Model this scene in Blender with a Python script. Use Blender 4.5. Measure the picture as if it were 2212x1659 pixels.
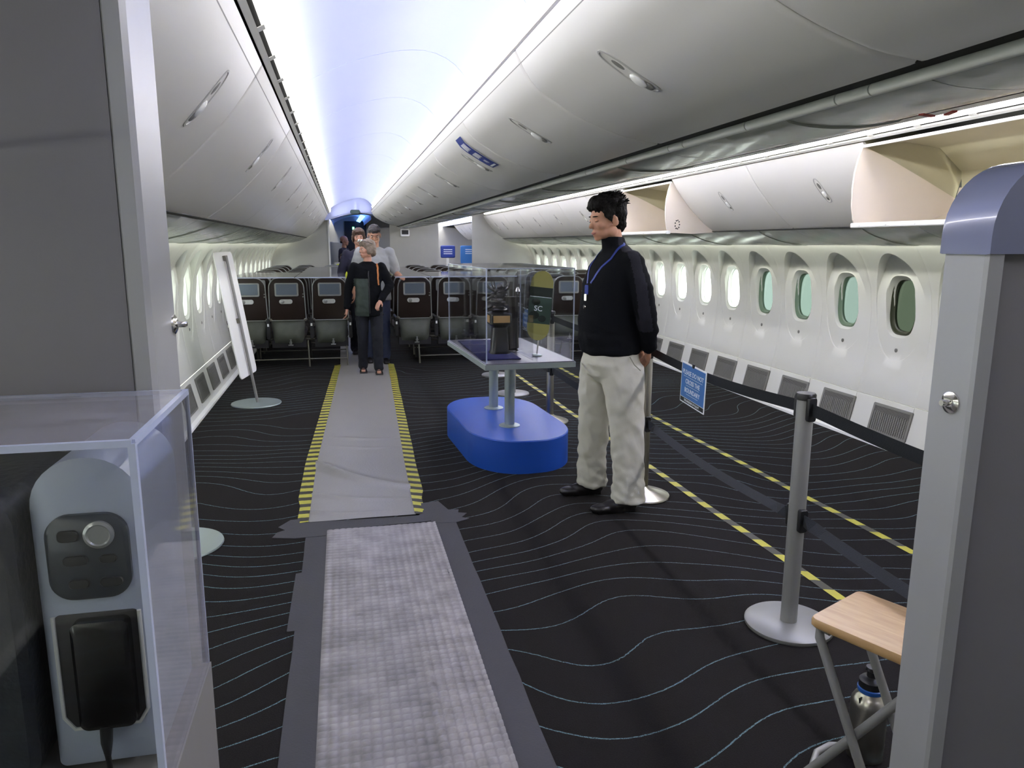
import bpy, bmesh, math, random
from math import sin, cos, pi, radians, sqrt
from mathutils import Vector, Matrix, noise

random.seed(4)
for o in list(bpy.data.objects):
    bpy.data.objects.remove(o)
C = bpy.context.scene.collection
SC = bpy.context.scene

# ------------------------------------------------------------------ camera
YAW, PITCH, ROLL, CAMH = radians(12.80567), radians(10.66101), radians(0.20223), 1.55
fwd = Vector((sin(YAW) * cos(PITCH), cos(YAW) * cos(PITCH), -sin(PITCH)))
rt = Vector((cos(YAW), -sin(YAW), 0))
up = rt.cross(fwd)
r2 = rt * cos(ROLL) + up * sin(ROLL)
u2 = -rt * sin(ROLL) + up * cos(ROLL)
cam_d = bpy.data.cameras.new('camera')
cam = bpy.data.objects.new('camera', cam_d)
C.objects.link(cam)
cam.matrix_world = Matrix(((r2.x, u2.x, -fwd.x, 0), (r2.y, u2.y, -fwd.y, 0), (r2.z, u2.z, -fwd.z, CAMH), (0, 0, 0, 1)))
cam_d.sensor_width = 36
cam_d.lens = 36 * 1600 / 2212
cam_d.clip_start = 0.05
SC.camera = cam

# ------------------------------------------------------------------ world, exposure
W = bpy.data.worlds.new('sky')
SC.world = W
W.use_nodes = True
wn = W.node_tree
wn.nodes['Background'].inputs[0].default_value = (0.97, 0.98, 0.94, 1)
wn.nodes['Background'].inputs[1].default_value = 3.2
SC.view_settings.view_transform = 'Standard'
SC.view_settings.look = 'None'
SC.view_settings.gamma = 1
SC.view_settings.exposure = 1.36
SC.view_settings.use_curve_mapping = False
LIGHT_COVE = 13.0
LIGHT_WASH = 13.0
SC.cycles.max_bounces = 10
SC.cycles.transparent_max_bounces = 24
SC.cycles.caustics_reflective = False
SC.cycles.caustics_refractive = False

# ------------------------------------------------------------------ helpers
def lin(c):
    return tuple((x / 12.92 if x <= .04045 else ((x + .055) / 1.055) ** 2.4) for x in c)
def srgb(r, g, b):
    return lin((r / 255, g / 255, b / 255)) + (1,)

def nmat(name):
    m = bpy.data.materials.new(name)
    m.use_nodes = True
    nt = m.node_tree
    return m, nt, nt.nodes['Principled BSDF']

def mat(name, col, rough=.5, metal=0, var=.06, scale=8, bump=0, bscale=60, coat=0, spec=.5, trans=0, alpha=1, emit=None, es=0, sheen=0):
    """one surface: base colour broken up by soft procedural noise, optional fine bump"""
    m, nt, b = nmat(name)
    N, L = nt.nodes, nt.links
    tc = N.new('ShaderNodeTexCoord')
    if var > 0:
        nz = N.new('ShaderNodeTexNoise')
        nz.inputs['Scale'].default_value = scale
        nz.inputs['Detail'].default_value = 4
        L.new(tc.outputs['Object'], nz.inputs['Vector'])
        mx = N.new('ShaderNodeMix'); mx.data_type = 'RGBA'
        mx.inputs['A'].default_value = tuple(min(1, c * (1 - var)) for c in col[:3]) + (1,)
        mx.inputs['B'].default_value = tuple(min(1, c * (1 + var)) for c in col[:3]) + (1,)
        L.new(nz.outputs['Fac'], mx.inputs['Factor'])
        L.new(mx.outputs['Result'], b.inputs['Base Color'])
    else:
        b.inputs['Base Color'].default_value = col
    b.inputs['Roughness'].default_value = rough
    b.inputs['Metallic'].default_value = metal
    b.inputs['Specular IOR Level'].default_value = spec
    b.inputs['Coat Weight'].default_value = coat
    b.inputs['Transmission Weight'].default_value = trans
    b.inputs['Sheen Weight'].default_value = sheen
    if bump:
        n2 = N.new('ShaderNodeTexNoise')
        n2.inputs['Scale'].default_value = bscale
        n2.inputs['Detail'].default_value = 3
        L.new(tc.outputs['Object'], n2.inputs['Vector'])
        bp = N.new('ShaderNodeBump')
        bp.inputs['Strength'].default_value = bump
        bp.inputs['Distance'].default_value = .01
        L.new(n2.outputs['Fac'], bp.inputs['Height'])
        L.new(bp.outputs['Normal'], b.inputs['Normal'])
    if emit:
        b.inputs['Emission Color'].default_value = emit
        b.inputs['Emission Strength'].default_value = es
    return m

def emat(name, col, s):
    m, nt, b = nmat(name)
    b.inputs['Base Color'].default_value = (.8, .8, .8, 1)
    b.inputs['Emission Color'].default_value = col
    b.inputs['Emission Strength'].default_value = s
    return m

def clear(name, tint=(1, 1, 1, 1), rough=.02, f0=1.49, extra=0.0):
    """clear sheet plastic or glass: tinted see-through with a Fresnel gloss"""
    m, nt, b = nmat(name)
    N, L = nt.nodes, nt.links
    N.remove(b)
    out = N['Material Output']
    tr = N.new('ShaderNodeBsdfTransparent'); tr.inputs[0].default_value = tint
    gl = N.new('ShaderNodeBsdfGlossy'); gl.inputs['Roughness'].default_value = rough
    fr = N.new('ShaderNodeFresnel')
    ge = N.new('ShaderNodeNewGeometry')
    io = N.new('ShaderNodeMapRange'); io.inputs[3].default_value = f0; io.inputs[4].default_value = 1 / f0
    L.new(ge.outputs['Backfacing'], io.inputs[0]); L.new(io.outputs[0], fr.inputs['IOR'])
    ad = N.new('ShaderNodeMath'); ad.operation = 'ADD'; ad.use_clamp = True
    ad.inputs[1].default_value = extra
    L.new(fr.outputs[0], ad.inputs[0])
    mx = N.new('ShaderNodeMixShader')
    L.new(ad.outputs[0], mx.inputs[0]); L.new(tr.outputs[0], mx.inputs[1]); L.new(gl.outputs[0], mx.inputs[2])
    L.new(mx.outputs[0], out.inputs['Surface'])
    return m

class MB:
    """mesh collector"""
    def __init__(s):
        s.v = []; s.f = []; s.sm = []; s.mi = []; s.cm = 0
    def add(s, vs, fs, smooth=False):
        o = len(s.v)
        s.v += [tuple(v) for v in vs]
        for f in fs:
            s.f.append([i + o for i in f]); s.sm.append(smooth); s.mi.append(s.cm)
        return s
    def box(s, c, d, R=None):
        x, y, z = d[0] / 2, d[1] / 2, d[2] / 2
        vs = [Vector((a * x, b * y, e * z)) for a in (-1, 1) for b in (-1, 1) for e in (-1, 1)]
        if R is not None:
            vs = [R @ v for v in vs]
        c = Vector(c)
        return s.add([v + c for v in vs], [(0, 1, 3, 2), (4, 6, 7, 5), (0, 4, 5, 1), (2, 3, 7, 6), (0, 2, 6, 4), (1, 5, 7, 3)])
    def rbox(s, c, d, r=.01, R=None, n=3):
        """box with rounded vertical-plane outline (rounded in local xz, extruded y) and small chamfer"""
        x, y, z = d[0] / 2, d[1] / 2, d[2] / 2
        r = min(r, x * .98, z * .98)
        pts = []
        for (cx, cz, a0) in ((x - r, z - r, 0), (-x + r, z - r, 90), (-x + r, -z + r, 180), (x - r, -z + r, 270)):
            for k in range(n + 1):
                a = radians(a0 + 90 * k / n)
                pts.append((cx + r * cos(a), cz + r * sin(a)))
        ch = min(r * .35, y * .5)
        rings = []
        for yy, sc in ((-y, 1 - ch / max(x, z)), (-y + ch, 1), (y - ch, 1), (y, 1 - ch / max(x, z))):
            rings.append([(px * sc, yy, pz * sc) for px, pz in pts])
        m = len(pts)
        vs = [Vector(p) for ring in rings for p in ring]
        if R is not None:
            vs = [R @ v for v in vs]
        c = Vector(c)
        fs = []
        for k in range(3):
            for i in range(m):
                j = (i + 1) % m
                fs.append((k * m + i, (k + 1) * m + i, (k + 1) * m + j, k * m + j))
        fs.append(tuple(range(m))); fs.append(tuple(range(4 * m - 1, 3 * m - 1, -1)))
        return s.add([v + c for v in vs], fs, True)
    def tube(s, pts, r, n=10, cap=True, sc=None):
        pts = [Vector(p) for p in pts]
        rs = r if isinstance(r, (list, tuple)) else [r] * len(pts)
        vs = []; fs = []
        prev = None
        for i, p in enumerate(pts):
            if i == 0: t = pts[1] - p
            elif i == len(pts) - 1: t = p - pts[i - 1]
            else: t = (pts[i + 1] - p).normalized() + (p - pts[i - 1]).normalized()
            t.normalize()
            if prev is None:
                a = Vector((0, 0, 1)) if abs(t.z) < .9 else Vector((0, 1, 0))
                nrm = t.cross(a).normalized()
            else:
                nrm = (prev - t * prev.dot(t)).normalized()
            prev = nrm
            b = t.cross(nrm)
            for k in range(n):
                a = 2 * pi * k / n
                vs.append(p + (nrm * cos(a) + b * sin(a)) * rs[i])
        for i in range(len(pts) - 1):
            for k in range(n):
                j = (k + 1) % n
                fs.append((i * n + k, i * n + j, (i + 1) * n + j, (i + 1) * n + k))
        if cap:
            fs.append(tuple(range(n - 1, -1, -1)))
            fs.append(tuple(range((len(pts) - 1) * n, len(pts) * n)))
        return s.add(vs, fs, True)
    def lathe(s, c, prof, n=32, axis='z'):
        vs = []; fs = []
        m = len(prof)
        for r, z in prof:
            for k in range(n):
                a = 2 * pi * k / n
                p = (r * cos(a), r * sin(a), z)
                if axis == 'x': p = (z, r * cos(a), r * sin(a))
                if axis == 'y': p = (r * cos(a), z, r * sin(a))
                vs.append(Vector(c) + Vector(p))
        for i in range(m - 1):
            for k in range(n):
                j = (k + 1) % n
                fs.append((i * n + k, i * n + j, (i + 1) * n + j, (i + 1) * n + k))
        fs.append(tuple(range(n - 1, -1, -1)))
        fs.append(tuple(range((m - 1) * n, m * n)))
        return s.add(vs, fs, True)
    def prism(s, pts, y0, y1, axis='y'):
        """closed outline (x,z) extruded along y (or outline (x,y) along z, or (y,z) along x)"""
        n = len(pts)
        def P(a, b, t):
            return {'y': (a, t, b), 'z': (a, b, t), 'x': (t, a, b)}[axis]
        vs = [P(a, b, y0) for a, b in pts] + [P(a, b, y1) for a, b in pts]
        fs = [(i, (i + 1) % n, (i + 1) % n + n, i + n) for i in range(n)]
        fs += [tuple(range(n - 1, -1, -1)), tuple(range(n, 2 * n))]
        return s.add(vs, fs)
    def sheet(s, prof, y0, y1, th=.012, side=1, ny=1):
        """open profile (x,z) extruded along y with a thickness"""
        out = offset(prof, th * side)
        pts = list(prof) + out[::-1]
        n = len(pts)
        ys = [y0 + (y1 - y0) * k / ny for k in range(ny + 1)]
        vs = [(a, y, b) for y in ys for a, b in pts]
        fs = []
        for k in range(ny):
            for i in range(n):
                j = (i + 1) % n
                fs.append((k * n + i, k * n + j, (k + 1) * n + j, (k + 1) * n + i))
        m = len(prof)
        for base in (0, ny * n):
            for i in range(m - 1):
                fs.append((base + i, base + i + 1, base + n - 2 - i, base + n - 1 - i))
        return s.add(vs, fs, True)
    def ell(s, c, r, nu=16, nv=10, R=None):
        vs = []; fs = []
        for i in range(nv + 1):
            a = pi * i / nv
            for k in range(nu):
                b = 2 * pi * k / nu
                p = Vector((r[0] * sin(a) * cos(b), r[1] * sin(a) * sin(b), r[2] * cos(a)))
                if R is not None: p = R @ p
                vs.append(Vector(c) + p)
        for i in range(nv):
            for k in range(nu):
                j = (k + 1) % nu
                fs.append((i * nu + k, (i + 1) * nu + k, (i + 1) * nu + j, i * nu + j))
        return s.add(vs, fs, True)
    def loft(s, secs, n=20):
        """secs: (x,y,z,rx,ry[,yaw]) ellipse sections, capped"""
        vs = []; fs = []
        for q in secs:
            x, y, z, rx, ry = q[:5]
            yw = q[5] if len(q) > 5 else 0
            pw = q[6] if len(q) > 6 else 1
            for k in range(n):
                a = 2 * pi * k / n
                ca, sa = cos(a), sin(a)
                ca = math.copysign(abs(ca) ** pw, ca); sa = math.copysign(abs(sa) ** pw, sa)
                px, py = rx * ca, ry * sa
                vs.append((x + px * cos(yw) - py * sin(yw), y + px * sin(yw) + py * cos(yw), z))
        for i in range(len(secs) - 1):
            for k in range(n):
                j = (k + 1) % n
                fs.append((i * n + k, i * n + j, (i + 1) * n + j, (i + 1) * n + k))
        fs.append(tuple(range(n - 1, -1, -1)))
        fs.append(tuple(range((len(secs) - 1) * n, len(secs) * n)))
        return s.add(vs, fs, True)
    def mesh(s, name, mats, sharp=40):
        me = bpy.data.meshes.new(name)
        me.from_pydata(s.v, [], s.f)
        me.polygons.foreach_set('use_smooth', s.sm)
        me.polygons.foreach_set('material_index', s.mi)
        for m in (mats if isinstance(mats, (list, tuple)) else [mats]):
            me.materials.append(m)
        bm = bmesh.new(); bm.from_mesh(me)
        bmesh.ops.recalc_face_normals(bm, faces=bm.faces)
        bm.to_mesh(me); bm.free()
        if any(s.sm):
            me.set_sharp_from_angle(angle=radians(sharp))
        me.update()
        return me

def offset(prof, d):
    out = []
    n = len(prof)
    for i in range(n):
        a = prof[max(0, i - 1)]; b = prof[min(n - 1, i + 1)]
        tx, tz = b[0] - a[0], b[1] - a[1]
        l = sqrt(tx * tx + tz * tz) or 1
        out.append((prof[i][0] - tz / l * d, prof[i][1] + tx / l * d))
    return out

def link(o, parent=None):
    C.objects.link(o)
    if parent is not None:
        o.parent = parent
    return o
def obj(name, mb, m, parent=None, sharp=40):
    """links a mesh built in world coordinates; as a child it is shifted into its parent's frame"""
    me = mb.mesh(name, m, sharp) if isinstance(mb, MB) else mb
    o = bpy.data.objects.new(name, me)
    link(o, parent)
    if parent is not None:
        p = parent; off = Vector((0, 0, 0))
        while p is not None:
            off += p.location; p = p.parent
        o.location = -off
    return o
def loc_obj(name, mb, m, parent, sharp=40):
    """mesh in the parent's own coordinates"""
    me = mb.mesh(name, m, sharp) if isinstance(mb, MB) else mb
    o = bpy.data.objects.new(name, me)
    return link(o, parent)
def tag(o, label=None, cat=None, group=None, kind=None):
    if label: o['label'] = label
    if cat: o['category'] = cat
    if group: o['group'] = group
    if kind: o['kind'] = kind
    return o
def thing(name, label, cat, loc=(0, 0, 0), rz=0, group=None):
    o = bpy.data.objects.new(name, None)
    o.empty_display_size = .1
    C.objects.link(o)
    o.location = loc; o.rotation_euler = (0, 0, rz)
    return tag(o, label, cat, group)
def struct(name, mb, m, parent=None, sharp=40, label=None):
    o = obj(name, mb, m, parent, sharp)
    if parent is None: o['kind'] = 'structure'
    if label: o['label'] = label
    return o
def sroot(name, label=None):
    o = bpy.data.objects.new(name, None)
    C.objects.link(o); o['kind'] = 'structure'
    if label: o['label'] = label
    return o
def copy_tree(o, parent=None):
    c = o.copy(); C.objects.link(c)
    if parent is not None: c.parent = parent
    for ch in [x for x in o.children]:
        copy_tree(ch, c)
    return c
def text_mesh(txt, size, depth=.0006, align='CENTER', space=1.0):
    cu = bpy.data.curves.new('lettering', 'FONT')
    cu.body = txt; cu.size = size; cu.extrude = depth; cu.align_x = align; cu.align_y = 'CENTER'
    cu.space_character = space
    cu.resolution_u = 3
    cu.offset = size * .008
    o = bpy.data.objects.new('lettering', cu)
    C.objects.link(o)
    dg = bpy.context.evaluated_depsgraph_get()
    me = bpy.data.meshes.new_from_object(o.evaluated_get(dg))
    bpy.data.objects.remove(o)
    return me
def ordinal(k):
    names = ['first', 'second', 'third', 'fourth', 'fifth', 'sixth', 'seventh', 'eighth', 'ninth', 'tenth', 'eleventh', 'twelfth',
             'thirteenth', 'fourteenth', 'fifteenth', 'sixteenth', 'seventeenth', 'eighteenth', 'nineteenth', 'twentieth']
    return names[k]

# ------------------------------------------------------------------ materials
M = {}
M['panel'] = mat('cabin_panel_white', srgb(222, 222, 222), .42, var=.03, scale=3)
M['wallp'] = mat('sidewall_white', srgb(208, 209, 203), .4, var=.03, scale=2)
M['ceil'] = mat('ceiling_lavender', srgb(182, 192, 236), .5, var=.03, scale=2)
M['bin'] = mat('bin_white', srgb(210, 209, 204), .33, var=.02, scale=3, bump=.02, bscale=200)
M['latchm'] = mat('latch_grey', srgb(172, 172, 168), .3, var=.04)
M['bin2'] = mat('bin_inner_beige', srgb(214, 204, 190), .5, var=.04)
M['bin3'] = mat('bin_housing_olive', srgb(182, 178, 152), .6, var=.12, scale=2.5)
M['psu'] = mat('service_panel_grey', srgb(150, 154, 146), .22, var=.2, scale=5, bump=.35, bscale=9)
M['trimw'] = mat('trim_white', srgb(225, 226, 222), .35, var=.04)
M['black'] = mat('black_gap', (.006, .006, .006, 1), .7, var=0)
M['part'] = mat('partition_grey', srgb(168, 168, 162), .55, var=.04)
M['tubew'] = mat('tube_trim', srgb(178, 182, 176), .3, var=.06)
M['cove'] = emat('cove_light', (1.0, .955, .89, 1), LIGHT_COVE)
M['cove2'] = emat('cove_light_right', (1.0, .955, .89, 1), LIGHT_COVE * 1.9)
M['lens'] = emat('rail_glow', (1.0, .97, .94, 1), .8)  # glow put into the rail strip so it looks brightly lit
M['wash'] = emat('wash_light', (1.0, 1.0, .87, 1), LIGHT_WASH)
M['blue_e'] = emat('blue_cove_light', (.18, .42, 1.0, 1), 1.6)
M['steel'] = mat('brushed_steel', srgb(190, 186, 176), .28, 1, var=.08, scale=20)
M['alu'] = mat('painted_silver', srgb(150, 150, 148), .42, .35, var=.04)
M['alu2'] = mat('anodised_post', srgb(168, 180, 180), .35, .6, var=.04)
M['chrome'] = mat('polished_metal', srgb(215, 213, 208), .15, 1, var=.03)
M['belt'] = mat('black_webbing', srgb(21, 25, 31), .9, var=.15, scale=90, bump=.3, bscale=300)
M['blackp'] = mat('black_plastic', srgb(24, 25, 28), .4, var=.1)
M['shell'] = mat('seat_shell_brown', srgb(50, 41, 38), .3, .1, var=.12, scale=12)
M['pocket'] = mat('seat_pocket_grey', srgb(80, 84, 76), .5, var=.4, scale=9, bump=.3, bscale=14)
M['scr'] = mat('screen_glass', srgb(96, 106, 118), .12, var=.15, scale=3)
M['silver'] = mat('silver_frame', srgb(150, 152, 150), .3, .5, var=.05)
M['fabric'] = mat('seat_fabric', srgb(70, 66, 66), .9, var=.15, scale=30, bump=.3, bscale=150)
M['legm'] = mat('seat_leg_metal', srgb(120, 118, 110), .35, .8, var=.1)
M['clear'] = clear('clear_acrylic', (.975, .982, .99, 1), .03, 1.49, .004)
def hazed(name, k):  # pale reflection on the acrylic put in as grey diffuse haze
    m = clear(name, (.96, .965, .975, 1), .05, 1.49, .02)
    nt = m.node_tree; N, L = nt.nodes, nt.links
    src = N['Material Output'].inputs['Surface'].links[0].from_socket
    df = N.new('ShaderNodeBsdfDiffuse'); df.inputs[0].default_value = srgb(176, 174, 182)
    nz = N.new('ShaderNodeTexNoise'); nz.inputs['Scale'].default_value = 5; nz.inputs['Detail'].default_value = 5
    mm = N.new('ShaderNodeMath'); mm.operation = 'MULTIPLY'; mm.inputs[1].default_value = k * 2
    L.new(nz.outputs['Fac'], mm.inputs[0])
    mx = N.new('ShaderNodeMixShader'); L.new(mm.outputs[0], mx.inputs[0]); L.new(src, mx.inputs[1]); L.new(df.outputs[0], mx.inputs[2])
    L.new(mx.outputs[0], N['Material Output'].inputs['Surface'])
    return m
M['clear2'] = hazed('hazy_acrylic', .05)
M['clear3'] = hazed('hazy_acrylic_lid', .20)
M['cledge'] = mat('acrylic_edge', srgb(170, 178, 198), .15, var=.05)
M['dark'] = mat('dark_void', srgb(34, 34, 38), .8, var=.1)
M['white'] = mat('plain_white', srgb(244, 245, 243), .4, var=.02)
M['blue'] = mat('plinth_blue', srgb(26, 78, 176), .42, var=.06, scale=3)
M['bluesign'] = mat('sign_blue', srgb(52, 110, 178), .45, var=.05)
M['navy'] = mat('sign_navy', srgb(28, 52, 132), .45, var=.05)
M['ink'] = mat('print_white', srgb(232, 236, 240), .6, var=0)
M['inkb'] = mat('print_black', srgb(24, 28, 34), .6, var=0)
M['red'] = mat('red_tag', srgb(170, 60, 55), .6, var=.1)
M['grill'] = mat('vent_grey', srgb(120, 120, 116), .5, var=.08)
M['grilld'] = mat('vent_shadow_grey', srgb(52, 52, 50), .7, var=.1)
M['wood'] = None

# ---- carpet: thin wavy contour lines on charcoal
def carpet():
    m, nt, b = nmat('charcoal_carpet')
    N, L = nt.nodes, nt.links
    tc = N.new('ShaderNodeTexCoord')
    sep = N.new('ShaderNodeSeparateXYZ'); L.new(tc.outputs['Object'], sep.inputs[0])
    def noi(scale, detail=0, loc=(0, 0, 0)):
        mp = N.new('ShaderNodeMapping'); mp.inputs['Location'].default_value = loc
        L.new(tc.outputs['Object'], mp.inputs['Vector'])
        n = N.new('ShaderNodeTexNoise'); n.inputs['Scale'].default_value = scale; n.inputs['Detail'].default_value = detail
        L.new(mp.outputs[0], n.inputs['Vector']); return n.outputs['Fac']
    def mth(op, a, bb):
        n = N.new('ShaderNodeMath'); n.operation = op
        for i, x in enumerate((a, bb)):
            if x is None: continue
            if isinstance(x, (int, float)): n.inputs[i].default_value = x
            else: L.new(x, n.inputs[i])
        return n.outputs[0]
    def phase(dx, dy):
        vt = N.new('ShaderNodeVectorMath'); vt.operation = 'ADD'; vt.inputs[1].default_value = (dx, dy, 0)
        L.new(tc.outputs['Object'], vt.inputs[0])
        def ns(scale, loc):
            v2 = N.new('ShaderNodeVectorMath'); v2.operation = 'ADD'; v2.inputs[1].default_value = loc
            L.new(vt.outputs[0], v2.inputs[0])
            n = N.new('ShaderNodeTexNoise'); n.inputs['Scale'].default_value = scale; n.inputs['Detail'].default_value = 0
            L.new(v2.outputs[0], n.inputs['Vector']); return n.outputs['Fac']
        s2 = N.new('ShaderNodeSeparateXYZ'); L.new(vt.outputs[0], s2.inputs[0])
        big = mth('MULTIPLY', mth('SUBTRACT', ns(.55, (3.1, 1.7, 0)), .5), 1.55)
        mid = mth('MULTIPLY', mth('SUBTRACT', ns(1.5, (7, 2, 0)), .5), .30)
        return mth('ADD', s2.outputs['Y'], mth('ADD', big, mid))
    p0, px, py = phase(0, 0), phase(.01, 0), phase(0, .01)
    gx, gy = mth('SUBTRACT', px, p0), mth('SUBTRACT', py, p0)
    grad = mth('SQRT', mth('ADD', mth('MULTIPLY', gx, gx), mth('MULTIPLY', gy, gy)), None)
    fine = mth('MULTIPLY', mth('SUBTRACT', noi(45, 2), .5), .006)
    fr = mth('FRACT', mth('DIVIDE', mth('ADD', p0, fine), .155), None)
    tri = mth('ABSOLUTE', mth('SUBTRACT', fr, .5), None)
    line = mth('LESS_THAN', tri, mth('MULTIPLY', grad, 100 * .0026 / .155))
    # broken thread look
    thr = mth('GREATER_THAN', noi(260, 1), .42)
    line = mth('MULTIPLY', line, thr)
    base = N.new('ShaderNodeTexNoise'); base.inputs['Scale'].default_value = 220; base.inputs['Detail'].default_value = 3
    L.new(tc.outputs['Object'], base.inputs['Vector'])
    mx = N.new('ShaderNodeMix'); mx.data_type = 'RGBA'
    mx.inputs['A'].default_value = srgb(20, 18, 19); mx.inputs['B'].default_value = srgb(40, 37, 37)
    L.new(base.outputs['Fac'], mx.inputs['Factor'])
    lc = N.new('ShaderNodeMix'); lc.data_type = 'RGBA'
    lc.inputs['A'].default_value = srgb(110, 112, 116); lc.inputs['B'].default_value = srgb(105, 148, 156)
    L.new(noi(.4, 0, (1, 0, 0)), lc.inputs['Factor'])
    m2 = N.new('ShaderNodeMix'); m2.data_type = 'RGBA'
    L.new(line, m2.inputs['Factor']); L.new(mx.outputs['Result'], m2.inputs['A']); L.new(lc.outputs['Result'], m2.inputs['B'])
    L.new(m2.outputs['Result'], b.inputs['Base Color'])
    b.inputs['Roughness'].default_value = .95
    b.inputs['Specular IOR Level'].default_value = .15
    bp = N.new('ShaderNodeBump'); bp.inputs['Strength'].default_value = .5; bp.inputs['Distance'].default_value = .004
    L.new(base.outputs['Fac'], bp.inputs['Height']); L.new(bp.outputs['Normal'], b.inputs['Normal'])
    return m
M['carpet'] = carpet()

def stripes(name, pitch, duty, c1, c2, shear=0.0, wear=True):
    m, nt, b = nmat(name)
    N, L = nt.nodes, nt.links
    tc = N.new('ShaderNodeTexCoord')
    sep = N.new('ShaderNodeSeparateXYZ'); L.new(tc.outputs['Object'], sep.inputs[0])
    def mth(op, a, bb):
        n = N.new('ShaderNodeMath'); n.operation = op
        for i, x in enumerate((a, bb)):
            if x is None: continue
            if isinstance(x, (int, float)): n.inputs[i].default_value = x
            else: L.new(x, n.inputs[i])
        return n.outputs[0]
    v = mth('ADD', sep.outputs['Y'], mth('MULTIPLY', sep.outputs['X'], shear))
    nz = N.new('ShaderNodeTexNoise'); nz.inputs['Scale'].default_value = 30
    L.new(tc.outputs['Object'], nz.inputs['Vector'])
    v = mth('ADD', v, mth('MULTIPLY', mth('SUBTRACT', nz.outputs['Fac'], .5), .012))
    s = mth('LESS_THAN', mth('FRACT', mth('DIVIDE', v, pitch), None), duty)
    n2 = N.new('ShaderNodeTexNoise'); n2.inputs['Scale'].default_value = 12; n2.inputs['Detail'].default_value = 5
    L.new(tc.outputs['Object'], n2.inputs['Vector'])
    ca = N.new('ShaderNodeMix'); ca.data_type = 'RGBA'
    ca.inputs['A'].default_value = tuple(x * .75 for x in c1[:3]) + (1,); ca.inputs['B'].default_value = tuple(min(1, x * 1.2) for x in c1[:3]) + (1,)
    L.new(n2.outputs['Fac'], ca.inputs['Factor'])
    mx = N.new('ShaderNodeMix'); mx.data_type = 'RGBA'
    L.new(s, mx.inputs['Factor']); mx.inputs['A'].default_value = c2; L.new(ca.outputs['Result'], mx.inputs['B'])
    L.new(mx.outputs['Result'], b.inputs['Base Color'])
    b.inputs['Roughness'].default_value = .5
    return m
M['haz'] = stripes('hazard_tape_dash', .20, .5, srgb(198, 190, 70), srgb(70, 68, 60), .35)
M['haz2'] = stripes('hazard_tape_bars', .118, .52, srgb(196, 190, 72), srgb(48, 44, 34), .25)
M['gaffer'] = mat('grey_gaffer_tape', srgb(66, 65, 70), .7, var=.08, bump=.15, bscale=120)

def wood():
    m, nt, b = nmat('pale_oak')
    N, L = nt.nodes, nt.links
    tc = N.new('ShaderNodeTexCoord')
    mp = N.new('ShaderNodeMapping'); mp.inputs['Scale'].default_value = (14, 1.6, 8)
    L.new(tc.outputs['Object'], mp.inputs[0])
    nz = N.new('ShaderNodeTexNoise'); nz.inputs['Scale'].default_value = 6; nz.inputs['Detail'].default_value = 6
    L.new(mp.outputs[0], nz.inputs['Vector'])
    r = N.new('ShaderNodeMix'); r.data_type = 'RGBA'
    r.inputs['A'].default_value = srgb(158, 120, 76); r.inputs['B'].default_value = srgb(206, 172, 124)
    L.new(nz.outputs['Fac'], r.inputs['Factor']); L.new(r.outputs['Result'], b.inputs['Base Color'])
    b.inputs['Roughness'].default_value = .3
    return m
M['wood'] = wood()

# ------------------------------------------------------------------ cross-section of the cabin
XC = 1.385
def mir(p):
    return [(2 * XC - x, z) for x, z in p]
Y0, YE, YF = -1.2, 16.4, 27.0            # aft end behind the camera, forward partitions, end of the next section
CEIL = [(-.19, 2.185), (-.185, 2.25), (-.14, 2.285), (-.048, 2.335), (.081, 2.392), (.21, 2.432), (.341, 2.458), (.45, 2.458), (.55, 2.42), (.62, 2.35), (.66, 2.27), (.66, 2.20)]
BINL = [(-.239, 2.147), (-.29, 2.065), (-.35, 1.985), (-.43, 1.895), (-.52, 1.808), (-.60, 1.738), (-.684, 1.682)]
BINC = [(.608, 2.205), (.635, 2.15), (.673, 2.095), (.712, 2.066), (.751, 2.044), (.812, 2.008), (.888, 1.975), (.976, 1.945), (1.048, 1.926), (1.152, 1.914)]
WALLX = [(0, 2.665), (.02, 2.69), (.1, 2.705), (.3, 2.75), (.36, 2.765), (.6, 2.805), (.8, 2.825), (1.0, 2.83), (1.2, 2.805), (1.35, 2.755), (1.45, 2.70), (1.56, 2.62), (1.62, 2.56)]
def wx(z):
    for (z0, a), (z1, b) in zip(WALLX, WALLX[1:]):
        if z <= z1:
            t = (z - z0) / (z1 - z0)
            return a + (b - a) * t
    return WALLX[-1][1]
def wallX(side, z, d=0):
    return XC + side * (wx(z) + d)

def arc_point(prof, s):
    """point and tangent at arclength fraction s"""
    L_ = [sqrt((b[0] - a[0]) ** 2 + (b[1] - a[1]) ** 2) for a, b in zip(prof, prof[1:])]
    T = sum(L_) * s
    for (a, b), l in zip(zip(prof, prof[1:]), L_):
        if T <= l or (a, b) == (prof[-2], prof[-1]):
            t = T / l
            return (a[0] + (b[0] - a[0]) * t, a[1] + (b[1] - a[1]) * t), ((b[0] - a[0]) / l, (b[1] - a[1]) / l)
        T -= l
def smooth_prof(p, it=2):
    for _ in range(it):
        q = [p[0]]
        for a, b in zip(p, p[1:]):
            q += [(a[0] * .75 + b[0] * .25, a[1] * .75 + b[1] * .25), (a[0] * .25 + b[0] * .75, a[1] * .25 + b[1] * .75)]
        q.append(p[-1]); p = q
    return p
BINLs, BINCs, CEILs = smooth_prof(BINL, 1), smooth_prof(BINC, 1), smooth_prof(CEIL, 1)

# ------------------------------------------------------------------ floor and outer hull
fl = MB().box((XC, (Y0 + YF) / 2, -.02), (5.7, YF - Y0, .04))
struct('floor', fl, M['carpet'], label='charcoal carpet with thin wavy pale lines')
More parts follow.
